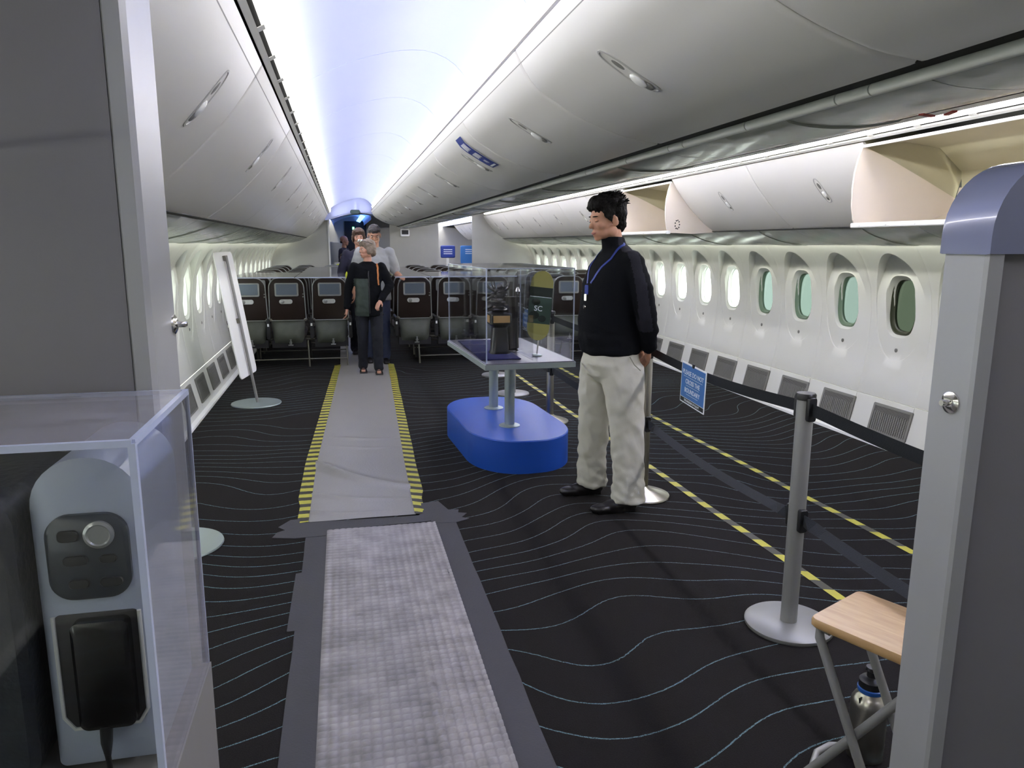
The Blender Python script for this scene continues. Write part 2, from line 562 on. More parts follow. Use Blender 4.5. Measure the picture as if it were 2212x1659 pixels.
# hull skin above the panels keeps daylight out of the gaps
hull = []
for k in range(25):
    a = pi * k / 24
    hull.append((XC + 2.80 * cos(a), 1.50 + 1.35 * sin(a)))
hb = MB().sheet(hull, Y0, YF, .03, -1)
struct('ceiling', hb, M['dark'], label='dark hull lining above the cabin panels')
# ends
wb = MB().box((XC, Y0 - .03, 1.4), (6.2, .06, 3.2)); struct('wall_back', wb, M['part'], label='grey bulkhead behind the viewer')
wb = MB().box((XC, YF + .03, 1.4), (6.2, .06, 3.2)); struct('wall_front', wb, M['dark'], label='dark far bulkhead at the end of the next cabin')

# ------------------------------------------------------------------ side walls with recessed windows
PW = .645
WY0 = 4.945
def bay_mesh(side, yc, hole=True):
    """one sidewall bay between two bay joints: polar grid from window opening out to the bay edges"""
    mb = MB()
    N = 48
    zc, hy, hz = 1.09, .150, .235            # window opening
    rc, ry, rz = 1.075, .262, .415           # recess oval
    zb, zt = .36, 1.60
    def open_pt(a, s=1):
        ca, sa = cos(a), sin(a)
        e = .62
        return (math.copysign(abs(ca) ** e, ca) * hy * s, zc + math.copysign(abs(sa) ** (e + .12), sa) * hz * s)
    def rec_pt(a):
        return (cos(a) * ry, rc + sin(a) * rz)
    def rect_pt(a):
        dx, dz = cos(a) * ry, sin(a) * rz
        t = PW / 2 / max(abs(dx), 1e-9)
        tz = (zt - rc) / dz if dz > 1e-9 else ((zb - rc) / dz if dz < -1e-9 else 1e9)
        t = min(t, tz)
        return (dx * t, rc + dz * t)
    def depth(y, z):
        # recess: nearly plumb face, deep at the crown of the oval, running out at the foot
        r = sqrt((y / ry) ** 2 + ((z - rc) / rz) ** 2)
        target = 2.812
        return max(.005, min(.066, target - wx(z)))
    angs = sorted(set([2 * pi * k / N for k in range(N)] + [math.atan2(sz * ((zt if sz > 0 else zb) - rc) / rz * sz, sx * PW / 2 / ry) % (2 * pi) for sx in (-1, 1) for sz in (-1, 1)]))
    N = len(angs)
    rings = []
    def put(fn):
        rings.append([fn(a) for a in angs])
    def P(y, z, d):
        return (wallX(side, z, d), yc + y, z)
    for s, dd in ((.86, .062), (.95, .035), (1.0, .014)):
        put(lambda a, s=s, dd=dd: P(*open_pt(a, s), dd + depth(*open_pt(a, s)) * .6))
    def mid(a, t, d=None):
        o, r = open_pt(a, 1.05), rec_pt(a)
        y, z = o[0] * (1 - t) + r[0] * t, o[1] * (1 - t) + r[1] * t
        return P(y, z, depth(y, z) if d is None else d)
    put(lambda a: mid(a, 0))
    put(lambda a: mid(a, .35)); put(lambda a: mid(a, .7)); put(lambda a: mid(a, .985))
    put(lambda a: P(rec_pt(a)[0] * 1.01, rc + (rec_pt(a)[1] - rc) * 1.01, 0))
    def mid2(a, t):
        o, r = rec_pt(a), rect_pt(a)
        y, z = o[0] * (1 - t) + r[0] * t, o[1] * (1 - t) + r[1] * t
        return P(y, z, 0)
    put(lambda a: mid2(a, .25)); put(lambda a: mid2(a, .6)); put(lambda a: mid2(a, .97)); 
    put(lambda a: P(rect_pt(a)[0], rect_pt(a)[1], .002))
    vs = [p for r in rings for p in r]
    fs = []
    for k in range(len(rings) - 1):
        for i in range(N):
            j = (i + 1) % N
            fs.append((k * N + i, k * N + j, (k + 1) * N + j, (k + 1) * N + i))
    mb.add(vs, fs, True)
    return mb

NW0, NW1 = -8, 17                      # bays: window index k at Y = WY0 + k*PW
M['pane'] = clear('window_pane_clear', (.93, .97, .95, 1), .05, 1.3)
tints = {0: (.125, .145, .12, 1), 1: (.225, .265, .25, 1), 2: (.24, .285, .265, 1), 3: (.27, .315, .30, 1)}
for k in tints:
    M['pane%d' % k] = clear('window_pane_dimmed_%d' % k, tints[k], .12, 1.45, .02)
M['tunnel'] = mat('window_reveal_half_shaded', srgb(112, 132, 112), .35, var=.1)  # reveals by dimmed panes: their shade is put into these two colours
M['tunneld'] = mat('window_reveal_shaded', srgb(58, 62, 46), .35, var=.1)
M['tunnelw'] = mat('window_reveal_white', srgb(214, 224, 214), .35, var=.1)

for side, wname in ((1, 'wall_right'), (-1, 'wall_left')):
    root = sroot(wname, 'white curved cabin sidewall with recessed oval windows')
    nw = 0
    base_me = None
    for k in range(NW0, NW1 + 1):
        yc = WY0 + k * PW
        if base_me is None:
            base_me = bay_mesh(side, 0).mesh('sidewall_panel', M['wallp'], 35)
            # lower dado panel with vent opening, shared
            dado = MB()
            zz = [0.0, .02, .1, .2, .3, .355]
            pr = [(wallX(side, z), z) for z in zz]
            dado.sheet(pr, -PW / 2 + .002, PW / 2 - .002, .02, -side)
            dado_me = dado.mesh('dado_panel', M['wallp'], 40)
            # vent grille
            vg = MB()
            zc_, w_, h_ = .205, .40, .215
            tilt = math.atan2(wx(.3) - wx(.1), .2)
            R = Matrix.Rotation(side * tilt, 3, 'Y') @ Matrix.Rotation(pi / 2, 3, 'Z')
            xw = wallX(side, zc_) - side * .006
            fr = MB()
            for (dy, dz, sy, sz) in ((0, h_ / 2, w_, .02), (0, -h_ / 2, w_, .02), (w_ / 2, 0, .02, h_ + .02), (-w_ / 2, 0, .02, h_ + .02)):
                p = Matrix.Rotation(side * tilt, 3, 'Y') @ Vector((0, dy, dz))
                fr.rbox((xw + p.x, p.y, zc_ + p.z), (sy, .012, sz), .008, R)
            fr_me = fr.mesh('vent_frame', M['grill'])
            bk = MB()
            bk.box((xw + side * .004, 0, zc_), (.004, w_, h_), Matrix.Rotation(side * tilt, 3, 'Y'))
            bk_me = bk.mesh('vent_backing', M['grilld'])
            sl = MB()
            for i in range(5):
                p = Matrix.Rotation(side * tilt, 3, 'Y') @ Vector((0, 0, h_ / 2 - .014 - i * .009))
                sl.box((xw + p.x, 0, zc_ + p.z), (.006, w_ - .02, .004), Matrix.Rotation(side * tilt, 3, 'Y'))
            for i in range(17):
                p = Matrix.Rotation(side * tilt, 3, 'Y') @ Vector((0, 0, -.026))
                sl.box((xw + p.x, -w_ / 2 + .024 + i * .022, zc_ + p.z), (.006, .010, h_ - .055), Matrix.Rotation(side * tilt, 3, 'Y'))
            for i in range(12):
                p = Matrix.Rotation(side * tilt, 3, 'Y') @ Vector((0, 0, h_ / 2 - .062 - i * .0125))
                sl.box((xw + p.x, 0, zc_ + p.z), (.003, w_ - .02, .004), Matrix.Rotation(side * tilt, 3, 'Y'))
            sl_me = sl.mesh('vent_louvres', M['grill'])
            # pane, reveal, knob
            def oval(s, d, n=28):
                out = []
                for i in range(n):
                    a = 2 * pi * i / n; ca, sa = cos(a), sin(a)
                    y = math.copysign(abs(ca) ** .62, ca) * .150 * s
                    z = 1.09 + math.copysign(abs(sa) ** .74, sa) * .235 * s
                    out.append((XC + side * (2.83 + d), y, z))
                return out
            pm = MB(); q = oval(.87, .056) + oval(.87, .060); n = 28
            pm.add(q, [tuple(range(n)), tuple(range(n, 2 * n))] + [(i, (i + 1) % n, (i + 1) % n + n, i + n) for i in range(n)])
            rm = MB(); q = oval(.91, .020) + oval(.88, .050) + oval(.84, .056) + oval(.84, .075) + oval(1.1, .075) + oval(1.1, .04)
            fs = []
            for r_ in range(6):
                a0, b0 = r_ * n, ((r_ + 1) % 6) * n
                fs += [(a0 + i, a0 + (i + 1) % n, b0 + (i + 1) % n, b0 + i) for i in range(n)]
            rm.add(q, fs, True)
            kn = MB(); kx = XC + side * (2.826)
            kn.lathe((kx, 0, .745), [(.016, 0), (.016, -side * .004), (.012, -side * .006), (.004, -side * .006)], 16, 'x')
            kn.box((kx - side * .006, 0, .745), (.006, .008, .02))
            pane_me = {None: pm.mesh('window_pane', M['pane'])}
            rev_me = {None: rm.mesh('window_reveal', M['tunnelw'])}
            if side == 1:
                for kk in tints:
                    pane_me[kk] = pm.mesh('window_pane', M['pane%d' % kk])
                    rev_me[kk] = rm.mesh('window_reveal', M['tunneld' if kk == 0 else 'tunnel'])
            kn_me = kn.mesh('window_button', M['grill'])
        def put(name, me, par, y):
            o = bpy.data.objects.new(name, me); link(o, par); o.location = (0, y, 0); return o
        put('sidewall_panel', base_me, root, yc)
        put('dado_panel', dado_me, root, yc)
        vf = put('vent_grille', fr_me, root, yc - .125)
        put('vent_backing', bk_me, vf, 0); put('vent_louvres', sl_me, vf, 0)
        key = k if (side == 1 and k in tints) else (0 if side == 1 and k < 0 else None)
        w = sroot('window_%d' % (nw + 1 if side == 1 else nw + 31)); nw += 1
        w.location = (0, yc, 0)
        put('window_reveal', rev_me[key], w, 0); put('window_pane', pane_me[key], w, 0); put('window_button', kn_me, w, 0)
        if key is not None: w['label'] = 'oval window dimmed to green'
    # plain remainder of wall beyond partitions and behind
    ya, yb = WY0 + (NW0 - .5) * PW, WY0 + (NW1 + .5) * PW
    pr = [(wallX(side, z), z) for z, _ in WALLX]
    for a, b in ((Y0, ya), (yb, YF)):
        if b - a > .01:
            obj('plain_wall_panel', MB().sheet(pr, a, b, .02, -side), M['wallp'], root)
    # joint strip between dado and upper panel
    obj('joint_strip', MB().sheet([(wallX(side, .35, .012), .35), (wallX(side, .365, .012), .365)], Y0, yb, .01, -side), M['grill'], root)
    # skirting
    b_ = MB().prism([(wallX(side, 0, -.012), 0), (wallX(side, 0, -.012), .022), (wallX(side, .03, .0), .03), (wallX(side, 0, .02), 0)], Y0, YF)
    struct('baseboard_right' if side == 1 else 'baseboard_left', b_, M['white'])
    # solid wall behind the dado, and wash light hidden at the top of the wall
    lb = MB().sheet([(wallX(side, .0, .03), 0), (wallX(side, .3, .05), .36)], Y0, YF, .02, -side)
    obj('wall_backing', lb, M['dark'], root)

# ------------------------------------------------------------------ wall wash lights (hidden above the top edge of each sidewall)
for side, nm in ((1, 'right'), (-1, 'left')):
    x = wallX(side, 1.60, -.035)
    mb = MB().box((x, (Y0 + YE) / 2, 1.612), (.03, YE - Y0 - .4, .012))
    o = obj('wall_wash_lamp', mb, M['wash'])
    tag(o, 'hidden strip lamp washing the top of the %s sidewall' % nm, 'strip lamp')

# ------------------------------------------------------------------ aisle ceilings, lipped coves, strip lamps
def ceiling_run(prof, nm, label, seams, mirror=False):
    root = sroot('trim_1' if not mirror else 'trim_2', label)
    P = mir(prof) if mirror else prof
    for a, b in zip(seams, seams[1:]):
        obj('ceiling_panel', MB().sheet(P, a + .004, b - .004, .012, -1 if mirror else 1), M['ceil'], root)
    return root
seams = [Y0, 1.2, 3.765 - 1.2, 3.765, 4.955, 6.5, 8.04, 9.6, 11.2, 12.8, 14.4, 15.7]
ceiling_run(CEILs, 'L', 'lavender arched aisle ceiling of long panels', seams)
ceiling_run(CEILs, 'R', 'lavender arched ceiling over the right aisle', seams, True)
# strip lamps: one in each cove
def strip(x0, z0, x1, z1, y0, y1, m, label):
    o = obj('cove_lamp', MB().sheet([(x0, z0), (x1, z1)], y0, y1, .006, 1), m)
    return tag(o, label, 'strip lamp')
for mrr in (0, 1):
    f = (lambda x: 2 * XC - x) if mrr else (lambda x: x)
    who = 'right aisle' if mrr else 'left aisle'
    strip(f(-.180), 2.198, f(-.178), 2.240, -.6, 15.6, M['cove2' if mrr else 'cove'], 'white strip lamp in the outer cove of the ' + who)
    strip(f(.650), 2.264, f(.634), 2.302, -.6, 15.6, M['cove2' if mrr else 'cove'], 'white strip lamp in the inner cove of the ' + who)
# oval ceiling fixture
ov = MB()
for (s, dz) in ((1.0, 0),):
    n = 40
    ring = lambda sc, z: [(.22 + .155 * sc * cos(2 * pi * i / n), 2.85 + .085 * sc * sin(2 * pi * i / n), z + .0) for i in range(n)]
    q = ring(1, 2.452) + ring(1, 2.426) + ring(.92, 2.423) + ring(.88, 2.430)
    fs = [(k * n + i, k * n + (i + 1) % n, (k + 1) * n + (i + 1) % n, (k + 1) * n + i) for k in range(3) for i in range(n)]
    fs.append(tuple(range(3 * n, 4 * n)))
    ov.add(q, fs, True)
tag(obj('ceiling_speaker', ov, M['ceil']), 'oval lavender ceiling cover above the left aisle', 'ceiling cover')

# ------------------------------------------------------------------ air-return rail between bins and ceiling (with slots)
def slot_rail(mirror, name, label):
    f = (lambda p: mir(p)) if mirror else (lambda p: p)
    sd = -1 if mirror else 1
    root = sroot(name, label)
    ya, yb = Y0, 15.75
    obj('rail_strip', MB().sheet(f([(-.232, 2.152), (-.213, 2.161)]), ya, yb, .012, sd), M['trimw'], root)
    obj('glow_strip', MB().sheet(f([(-.192, 2.172), (-.183, 2.196)]), ya, yb, .012, sd), M['lens'], root)  # upper rail strip, self-lit to imitate the glare on it
    obj('slot_backing', MB().sheet(f([(-.222, 2.176), (-.188, 2.19)]), ya, yb, .004, sd), M['black'], root)
    me = None
    y = ya
    while y < yb:
        if me is None:
            me = MB().sheet(f([(-.213, 2.1625), (-.192, 2.1735)]), 0, .045, .002, sd).mesh('slot_bridge', M['trimw'])
        o = bpy.data.objects.new('slot_bridge', me); link(o, root); o.location = (0, y, 0)
        y += .36
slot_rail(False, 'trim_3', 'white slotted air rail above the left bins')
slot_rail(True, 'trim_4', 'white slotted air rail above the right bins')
# upper wall from rail up to the ceiling edge is the ceiling profile itself; lip of centre bins
for mrr, nm in ((False, 'trim_5'), (True, 'trim_6')):
    f = (lambda p: mir(p)) if mrr else (lambda p: p)
    root = sroot(nm, 'cream cove lip above the centre bins')
    sd = -1 if mrr else 1
    y = Y0
    while y < 15.7:
        y1 = min(y + 1.3, 15.7)
        obj('lip_strip', MB().sheet(f([(.626, 2.238), (.630, 2.250), (.638, 2.262)]), y + .003, y1 - .003, .006, -sd), M['bin2'], root)
        obj('lip_gap', MB().sheet(f([(.613, 2.211), (.626, 2.236)]), y, y1, .004, -sd), M['black'], root)
        y = y1

# ------------------------------------------------------------------ overhead bins
def latch(parent, prof, s, y, inward, big=True):
    """oval latch plate lying on the bin face, long axis down the face"""
    (x, z), (tx, tz) = arc_point(prof, s)
    t = Vector((tx, 0, tz)); yv = Vector((0, 1, 0))
    nrm = Vector((-tz, 0, tx)) * inward
    mb = MB()
    n = 24
    def ring(a, b, off, bend=0):
        out = []
        for i in range(n):
            w = 2 * pi * i / n
            u = a * math.copysign(abs(cos(w)) ** .7, cos(w)); v = b * math.copysign(abs(sin(w)) ** .8, sin(w))
            # follow curvature of the face
            ds = u / plen(prof)
            (px, pz), (qx, qz) = arc_point(prof, min(.999, max(.001, s + ds)))
            nn = Vector((-qz, 0, qx)) * inward
            out.append(Vector((px, y, pz)) + yv * v + nn * off)
        return out
    q = ring(.106, .034, -.004) + ring(.106, .034, .0022) + ring(.099, .028, .003) + ring(.094, .024, -.007)
    fs = [(k * n + i, k * n + (i + 1) % n, (k + 1) * n + (i + 1) % n, (k + 1) * n + i) for k in range(3) for i in range(n)]
    fs.append(tuple(range(3 * n, 4 * n)))
    mb.add(q, fs, True)
    L1 = obj('latch', mb, M['latchm'], parent)
    c = Vector((x, y, z))
    bb = MB()
    R = Matrix((t, yv, nrm)).transposed()
    bb.ell(c + t * .035 + nrm * .002, (.03, .019, .008), 14, 8, R)
    obj('latch_button', bb, M['trimw'], L1)
    obj('latch_recess', MB().ell(c + t * .068 - nrm * .003, (.018, .016, .006), 14, 8, R), M['grill'], L1)
    obj('latch_slot', MB().ell(c - t * .038 - nrm * .003, (.03, .016, .005), 14, 8, R), M['grill'], L1)
def plen(p):
    return sum(sqrt((b[0] - a[0]) ** 2 + (b[1] - a[1]) ** 2) for a, b in zip(p, p[1:]))

def bin_unit(prof, ya, yb, back, inward, label, group, lat=True, ls=.45, ly=None):
    """closed bin: curved door, housing behind it, latch"""
    root = thing('overhead_bin', label, 'overhead bin', (prof[-1][0], (ya + yb) / 2, prof[-1][1]), 0, group)
    g = .003
    # door sheet with gently rolled ends
    out = offset(prof, .02 * -inward)
    door = MB()
    n = len(prof)
    ys = [(ya + g, .006), (ya + g + .006, .0012), (ya + g + .02, 0), (yb - g - .02, 0), (yb - g - .006, .0012), (yb - g, .006)]
    vs = []; fs = []
    for yy, d in ys:
        p = offset(prof, -inward * d)
        vs += [(a, yy, b) for a, b in p]
    for k in range(len(ys) - 1):
        for i in range(n - 1):
            fs.append((k * n + i, k * n + i + 1, (k + 1) * n + i + 1, (k + 1) * n + i))
    o_ = len(vs)
    vs += [(a, ya + g, b) for a, b in out] + [(a, yb - g, b) for a, b in out]
    for i in range(n - 1):
        fs.append((i, i + 1, o_ + i + 1, o_ + i))
        e = (len(ys) - 1) * n
        fs.append((e + i, e + i + 1, o_ + n + i + 1, o_ + n + i))
    fs.append((0, o_, o_ + n, 5 * n)); fs.append((n - 1, 5 * n + n - 1, o_ + n + n - 1, o_ + n - 1))
    door.add(vs, fs, True)
    obj('door', door, M['bin'], root)
    hp = out + back
    obj('housing', MB().prism(hp, ya + .006, yb - .006), M['bin3'], root)
    if prof is BINCs or prof is BINLs:
        (x1, z1), (tx, tz) = arc_point(prof, .065); n_ = inward
        sm = MB().sheet([(x1 - tz * n_ * .0004, z1 + tx * n_ * .0004), (x1 + tx * .0035 - tz * n_ * .0004, z1 + tz * .0035 + tx * n_ * .0004)], ya + g, yb - g, .0006, -n_)
        obj('seam_line', sm, M['grill'], root)
    if lat:
        latch(root, prof, ls, ly if ly is not None else (ya + yb) / 2, inward)
    return root

lseams = [Y0, .05, 1.4, 2.80, 4.26, 5.62, 6.95, 8.28, 9.6, 10.9, 12.2, 13.5, 14.8, 16.1]
lseams = [1.53] + lseams[3:]
for i, (a, b) in enumerate(zip(lseams, lseams[1:])):
    bin_unit(BINLs, a, b, [(-.9, 1.72), (-1.0, 2.1), (-.5, 2.25), (-.26, 2.20)], 1,
             'white curved bin in the left wall row, %s from the near end' % ordinal(i), 'closed bins along the left wall', ls=.34, ly=b - .37)
cseams = [Y0, .1, 1.371, 2.65, 3.93, 5.23, 6.5, 7.8, 9.1, 10.4, 11.7, 13.0, 14.3, 15.6]
for i, (a, b) in enumerate(zip(cseams, cseams[1:])):
    bin_unit(BINCs, a, b, [(1.152, 1.96), (1.2, 2.4), (.72, 2.45), (.67, 2.2)], -1,
             'grey-white centre bin facing the left aisle, %s from the near end' % ordinal(i), 'centre bins facing the left aisle', ls=.42, ly=(a + b) / 2 - (-.04 if i == 2 else .12))
MC = mir(BINCs)
for i, (a, b) in enumerate(zip(cseams, cseams[1:])):
    bin_unit(MC, a, b, [(1.62, 1.96), (1.57, 2.4), (2.05, 2.45), (2.1, 2.2)], 1,
             'white centre bin facing the right aisle, %s from the near end' % ordinal(i), 'centre bins facing the right aisle', lat=False)
MR = mir(BINLs)
rseams = [Y0, .1, 1.4, 2.67, 3.974, 5.29, 6.603, 7.843, 9.15, 10.4, 11.65, 12.9, 14.15, 15.4, 16.1]
OPEN = {(2.67, 3.974), (6.603, 7.843)}
RB = [(2.77 + .9, 1.72), (2.77 + 1.0, 2.1), (2.77 + .5, 2.25), (2.77 + .26, 2.20)]
def open_bin(ya, yb, label, marks):
    root = thing('overhead_bin', label, 'overhead bin', (3.4, (ya + yb) / 2, 1.67), 0, None)
    # side panels of the lowered bucket
    side = [(3.01, 2.125), (2.985, 2.05), (2.968, 1.97), (2.962, 1.88), (2.968, 1.78), (2.985, 1.70), (3.005, 1.665), (3.25, 1.655), (3.50, 1.672), (3.64, 1.735), (3.69, 1.835), (3.45, 1.945), (3.2, 2.055)]
    full = [(3.01, 2.125), (2.985, 2.05), (2.968, 1.97), (2.962, 1.88), (2.968, 1.78), (2.985, 1.70), (3.005, 1.665), (3.25, 1.655), (3.50, 1.672), (3.42, 1.72), (3.3, 1.80), (3.2, 1.90), (3.08, 2.06)]
    obj('side_panel', MB().prism(side, ya + .002, ya + .014), M['bin2'], root)
    sp = obj('side_panel', MB().prism(side, yb - .014, yb - .002), M['bin2'], root)
    # floor and sloping back of the bucket
    obj('bucket_floor', MB().sheet([(2.99, 1.672), (3.25, 1.668), (3.5, 1.685), (3.66, 1.75)], ya + .014, yb - .014, .01, 1), M['bin2'], root)
    obj('bucket_back', MB().sheet([(3.66, 1.75), (3.70, 1.84), (3.715, 1.90)], ya + .014, yb - .014, .01, 1), M['bin2'], root)
    lip = MB().rbox((3.0, (ya + yb) / 2, 1.668), (.05, yb - ya, .030), .008)
    for k in range(6):
        lip.lathe((2.974, ya + .12 + k * (yb - ya - .2) / 5, 1.668), [(.006, 0), (.006, -.002), (.002, -.003)], 10, 'x')
    obj('lip_rail', lip, M['trimw'], root)
    # fixed housing seen through the opening
    obj('housing', MB().sheet([(3.02, 2.118), (3.3, 2.16), (3.55, 2.13), (3.72, 2.0), (3.74, 1.88)], ya, yb, .012, 1), M['bin3'], root)
    obj('header_strip', MB().box((3.012, (ya + yb) / 2, 2.123), (.012, yb - ya, .016)), M['trimw'], root)
    if marks:
        mk = MB()
        for k in range(9):
            a = 2 * pi * k / 9
            mk.box((3.09 + .022 * cos(a), ya + .001, 1.74 + .04 * sin(a)), (.010, .002, .012), Matrix.Rotation(a, 3, 'Y'))
        obj('hinge_marks', mk, M['black'], root)
    return root
for i, (a, b) in enumerate(zip(rseams, rseams[1:])):
    if (a, b) in OPEN:
        open_bin(a, b, 'open beige bin %s in the right wall row' % ('nearest the grey panel' if a < 3 else 'behind the standing man\'s head'), True)
    else:
        bin_unit(MR, a, b, RB, -1, 'white curved bin in the right wall row, %s from the near end' % ordinal(i), 'closed bins along the right wall', ls=.45, ly=b - .72 if i > 3 else None)

# blue notice stuck to the centre bin
def notice():
    root = thing('bin_notice', 'blue notice with white print stuck on a centre bin door', 'notice', (.75, 3.75, 2.05))
    def grid(s0, s1, y0, y1, off, n=6):
        mb = MB(); vs = []
        for k in range(n + 1):
            s = s0 + (s1 - s0) * k / n
            (x, z), (tx, tz) = arc_point(BINCs, s)
            nn = Vector((tz, 0, -tx))
            for y in (y0, y1):
                vs.append(Vector((x, y + (.0 * k), z)) + nn * off)
        fs = [(2 * k, 2 * k + 1, 2 * k + 3, 2 * k + 2) for k in range(n)]
        mb.add(vs, fs, True)
        return mb
    ya = 4.12
    obj('sheet', grid(.14, .54, ya, ya + .19, .004), M['ink'], root)
    obj('blue_field', grid(.14, .54, ya + .01, ya + .18, .006), M['navy'], root)
    pr = MB()
    for a, b in ((.20, .28), (.32, .39), (.42, .47)):
        for j in range(5 if a < .4 else 2):
            w = .018 if a < .4 else .02
            y = ya + .04 + j * .022 + (0 if a < .4 else .03)
            g = grid(a, b - .01 * (j % 2), y, y + .014, .0075, 2)
            pr.add(g.v, g.f, False)
    g = grid(.50, .52, ya + .03, ya + .15, .0075, 2); pr.add(g.v, g.f, False)
    obj('white_print', pr, M['ink'], root)['kind'] = 'stuff'
notice()

# ------------------------------------------------------------------ passenger service strips under the bins
def psu(prof, tube, name, label, side, ystart=Y0):
    root = sroot(name, label)
    y = ystart
    k = 0
    while y < 16.2:
        L_ = [.52, .34, .44][k % 3]
        y1 = min(y + L_, 16.2)
        pp = prof
        if k % 3 == 1:
            pp = [prof[0]] + [(a, b - .006) for a, b in prof[1:-1]] + [prof[-1]]
        obj('service_panel', MB().sheet(pp, y + .002, y1 - .002, .01, side), M['psu'], root)
        y = y1; k += 1
    if tube:
        (tx, tz, r) = tube
        y = Y0; k = 0
        while y < 16.0:
            L_ = [.42, .42, .12][k % 3]
            y1 = min(y + L_, 16.0)
            obj('tube_trim', MB().tube([(tx, y + .002, tz), (tx, y1 - .003, tz)], r, 12), M['tubew'], root)
            y = y1; k += 1
    return root
UC = [(1.203, 1.892), (1.26, 1.881), (1.34, 1.877), (1.44, 1.881), (1.52, 1.894), (1.585, 1.909)]
psu(smooth_prof(UC, 1), (1.198, 1.901, .015), 'trim_7', 'grey service strip under the centre bins', 1)
UR = [(3.47, 1.672), (3.55, 1.630), (3.70, 1.585), (3.85, 1.560), (3.96, 1.553)]
psu(smooth_prof(UR, 1), None, 'trim_8', 'grey service strip under the right bins', 1)
UL = mir(UR)
psu(smooth_prof(UL, 1), None, 'trim_9', 'grey service strip under the left bins', -1, 1.53)
# black gaps
for nm, p, sd in (('trim_10', [(1.150, 1.916), (1.190, 1.912)], 1), ('trim_11', [(3.448, 1.677), (3.478, 1.669)], 1), ('trim_12', [(-.708, 1.669), (-.678, 1.677)], 1), ('trim_13', [(1.585, 1.925), (1.63, 1.922)], 1)):
    struct(nm, MB().sheet(p, Y0, 16.2, .004, sd), M['black'], label='dark gap beneath the bins')
rt_ = MB()
for (x, y, r) in ((1.40, 1.62, .3), (1.43, 1.58, 1.2)):
    rt_.box((x, y, 1.862), (.05, .012, .004), Matrix.Rotation(r, 3, 'Z'))
tag(obj('red_tag', rt_, M['red']), 'red tag on the service strip at top right', 'tag')

# ------------------------------------------------------------------ forward partitions
def part_obj(name, pts, y, th, m, label):
    return struct(name, MB().prism(pts, y, y + th), m, label=label)
wl = [(wallX(-1, z, .03), z) for z in (0, .36, .8, 1.1, 1.35, 1.55, 1.62)]
PL = wl + [(-1.35, 1.9), (-.9, 2.3), (-.24, 2.45), (-.24, 0)]
part_obj('wall_front_left', PL, YE - .1, .05, M['part'], 'grey partition left of the far doorway')
wr = [(wallX(1, z, .03), z) for z in (0, .36, .8, 1.1, 1.35, 1.55, 1.62)]
PR_ = wr + [(4.1, 1.9), (3.6, 2.3), (2.80, 2.45), (2.80, 0)]
part_obj('wall_front_right', PR_, YE - .1, .05, M['part'], 'grey partition right of the far opening')
part_obj('wall_front_middle', [(1.02, 0), (1.02, 2.1), (.80, 2.2), (.70, 2.6), (2.2, 2.6), (2.06, 2.2), (2.06, 0)], YE - .1, .05, M['part'], 'grey partition between the two far openings')
struct('door_1', MB().box((-.245, YE - .09, 1.0), (.03, .09, 2.1)), M['trimw'], label='pale edge of the far doorway')
# arched header over the aisle at the partition
hd = [(-.30, 2.02)]
for k in range(9):
    t = k / 8
    hd.append((-.2 + 1.0 * t, 2.04 + .13 * sin(pi * t * .8)))
hd += [(.85, 2.75), (-.30, 2.75)]
part_obj('trim_14', hd, YE - .6, .04, M['ceil'], 'arched header above the far doorway')
struct('trim_15', MB().sheet([(-.2, 2.05), (0, 2.12), (.2, 2.16), (.5, 2.18), (.72, 2.15)], YE - .6, YE + .4, .01, 1), M['ceil'])
o = MB(); o.rbox((.30, 15.7, 2.19), (.20, .05, .085), .042, n=6)
r_ = thing('ceiling_display', 'dark oval display hanging in the far doorway arch', 'display', (.30, 15.7, 2.19))
obj('display_face', o, mat('dark_teal', srgb(30, 58, 60), .3, var=.05), r_)
obj('hanger', MB().box((.30, 15.72, 2.28), (.05, .03, .12)), M['ceil'], r_)
r_ = thing('wall_monitor', 'small black monitor in a white housing on the grey middle partition', 'monitor', (1.33, YE - .12, 1.8))
obj('housing', MB().rbox((1.34, YE - .12, 1.79), (.19, .05, .16), .025), M['white'], r_)
obj('screen', MB().box((1.34, YE - .148, 1.80), (.14, .006, .09)), M['blackp'], r_)

# ------------------------------------------------------------------ next section seen through the openings
nr = sroot('trim_16', 'blue lit ceiling of the next cabin')
obj('ceiling_panel', MB().sheet([(x, z - .12) for x, z in CEILs], YE + .4, YF, .01, 1), M['ceil'], nr)
obj('ceiling_panel', MB().sheet([(x, z - .12) for x, z in mir(CEILs)], YE + .4, YF, .01, -1), M['ceil'], nr)
strip(.45, 2.20, .55, 2.16, YE + 1, YF - 2, M['blue_e'], 'blue strip lamp in the next cabin, right of the doorway')
strip(2.14, 2.12, 2.20, 2.16, YE + .6, YF - 2, M['cove'], 'white strip lamp in the next cabin seen through the right opening')
strip(2.90, 2.16, 2.95, 2.12, YE + .6, YF - 2, M['cove'], 'white strip lamp over the far right bins of the next cabin')
for i, (a, b) in enumerate([(YE + .2, YE + 1.6), (YE + 1.6, YE + 3.0), (YE + 3.0, YE + 4.4)]):
    bin_unit(MR, a, b, RB, -1, 'white bin beyond the right opening, %s past the partition' % ordinal(i), 'bins beyond the partition', ls=.5)
    bin_unit(BINLs, a, b, [(-.9, 1.72), (-1.0, 2.1), (-.5, 2.25), (-.26, 2.20)], 1,
             'white bin beyond the left doorway, %s past the partition' % ordinal(i), 'bins beyond the doorway', lat=False)
    
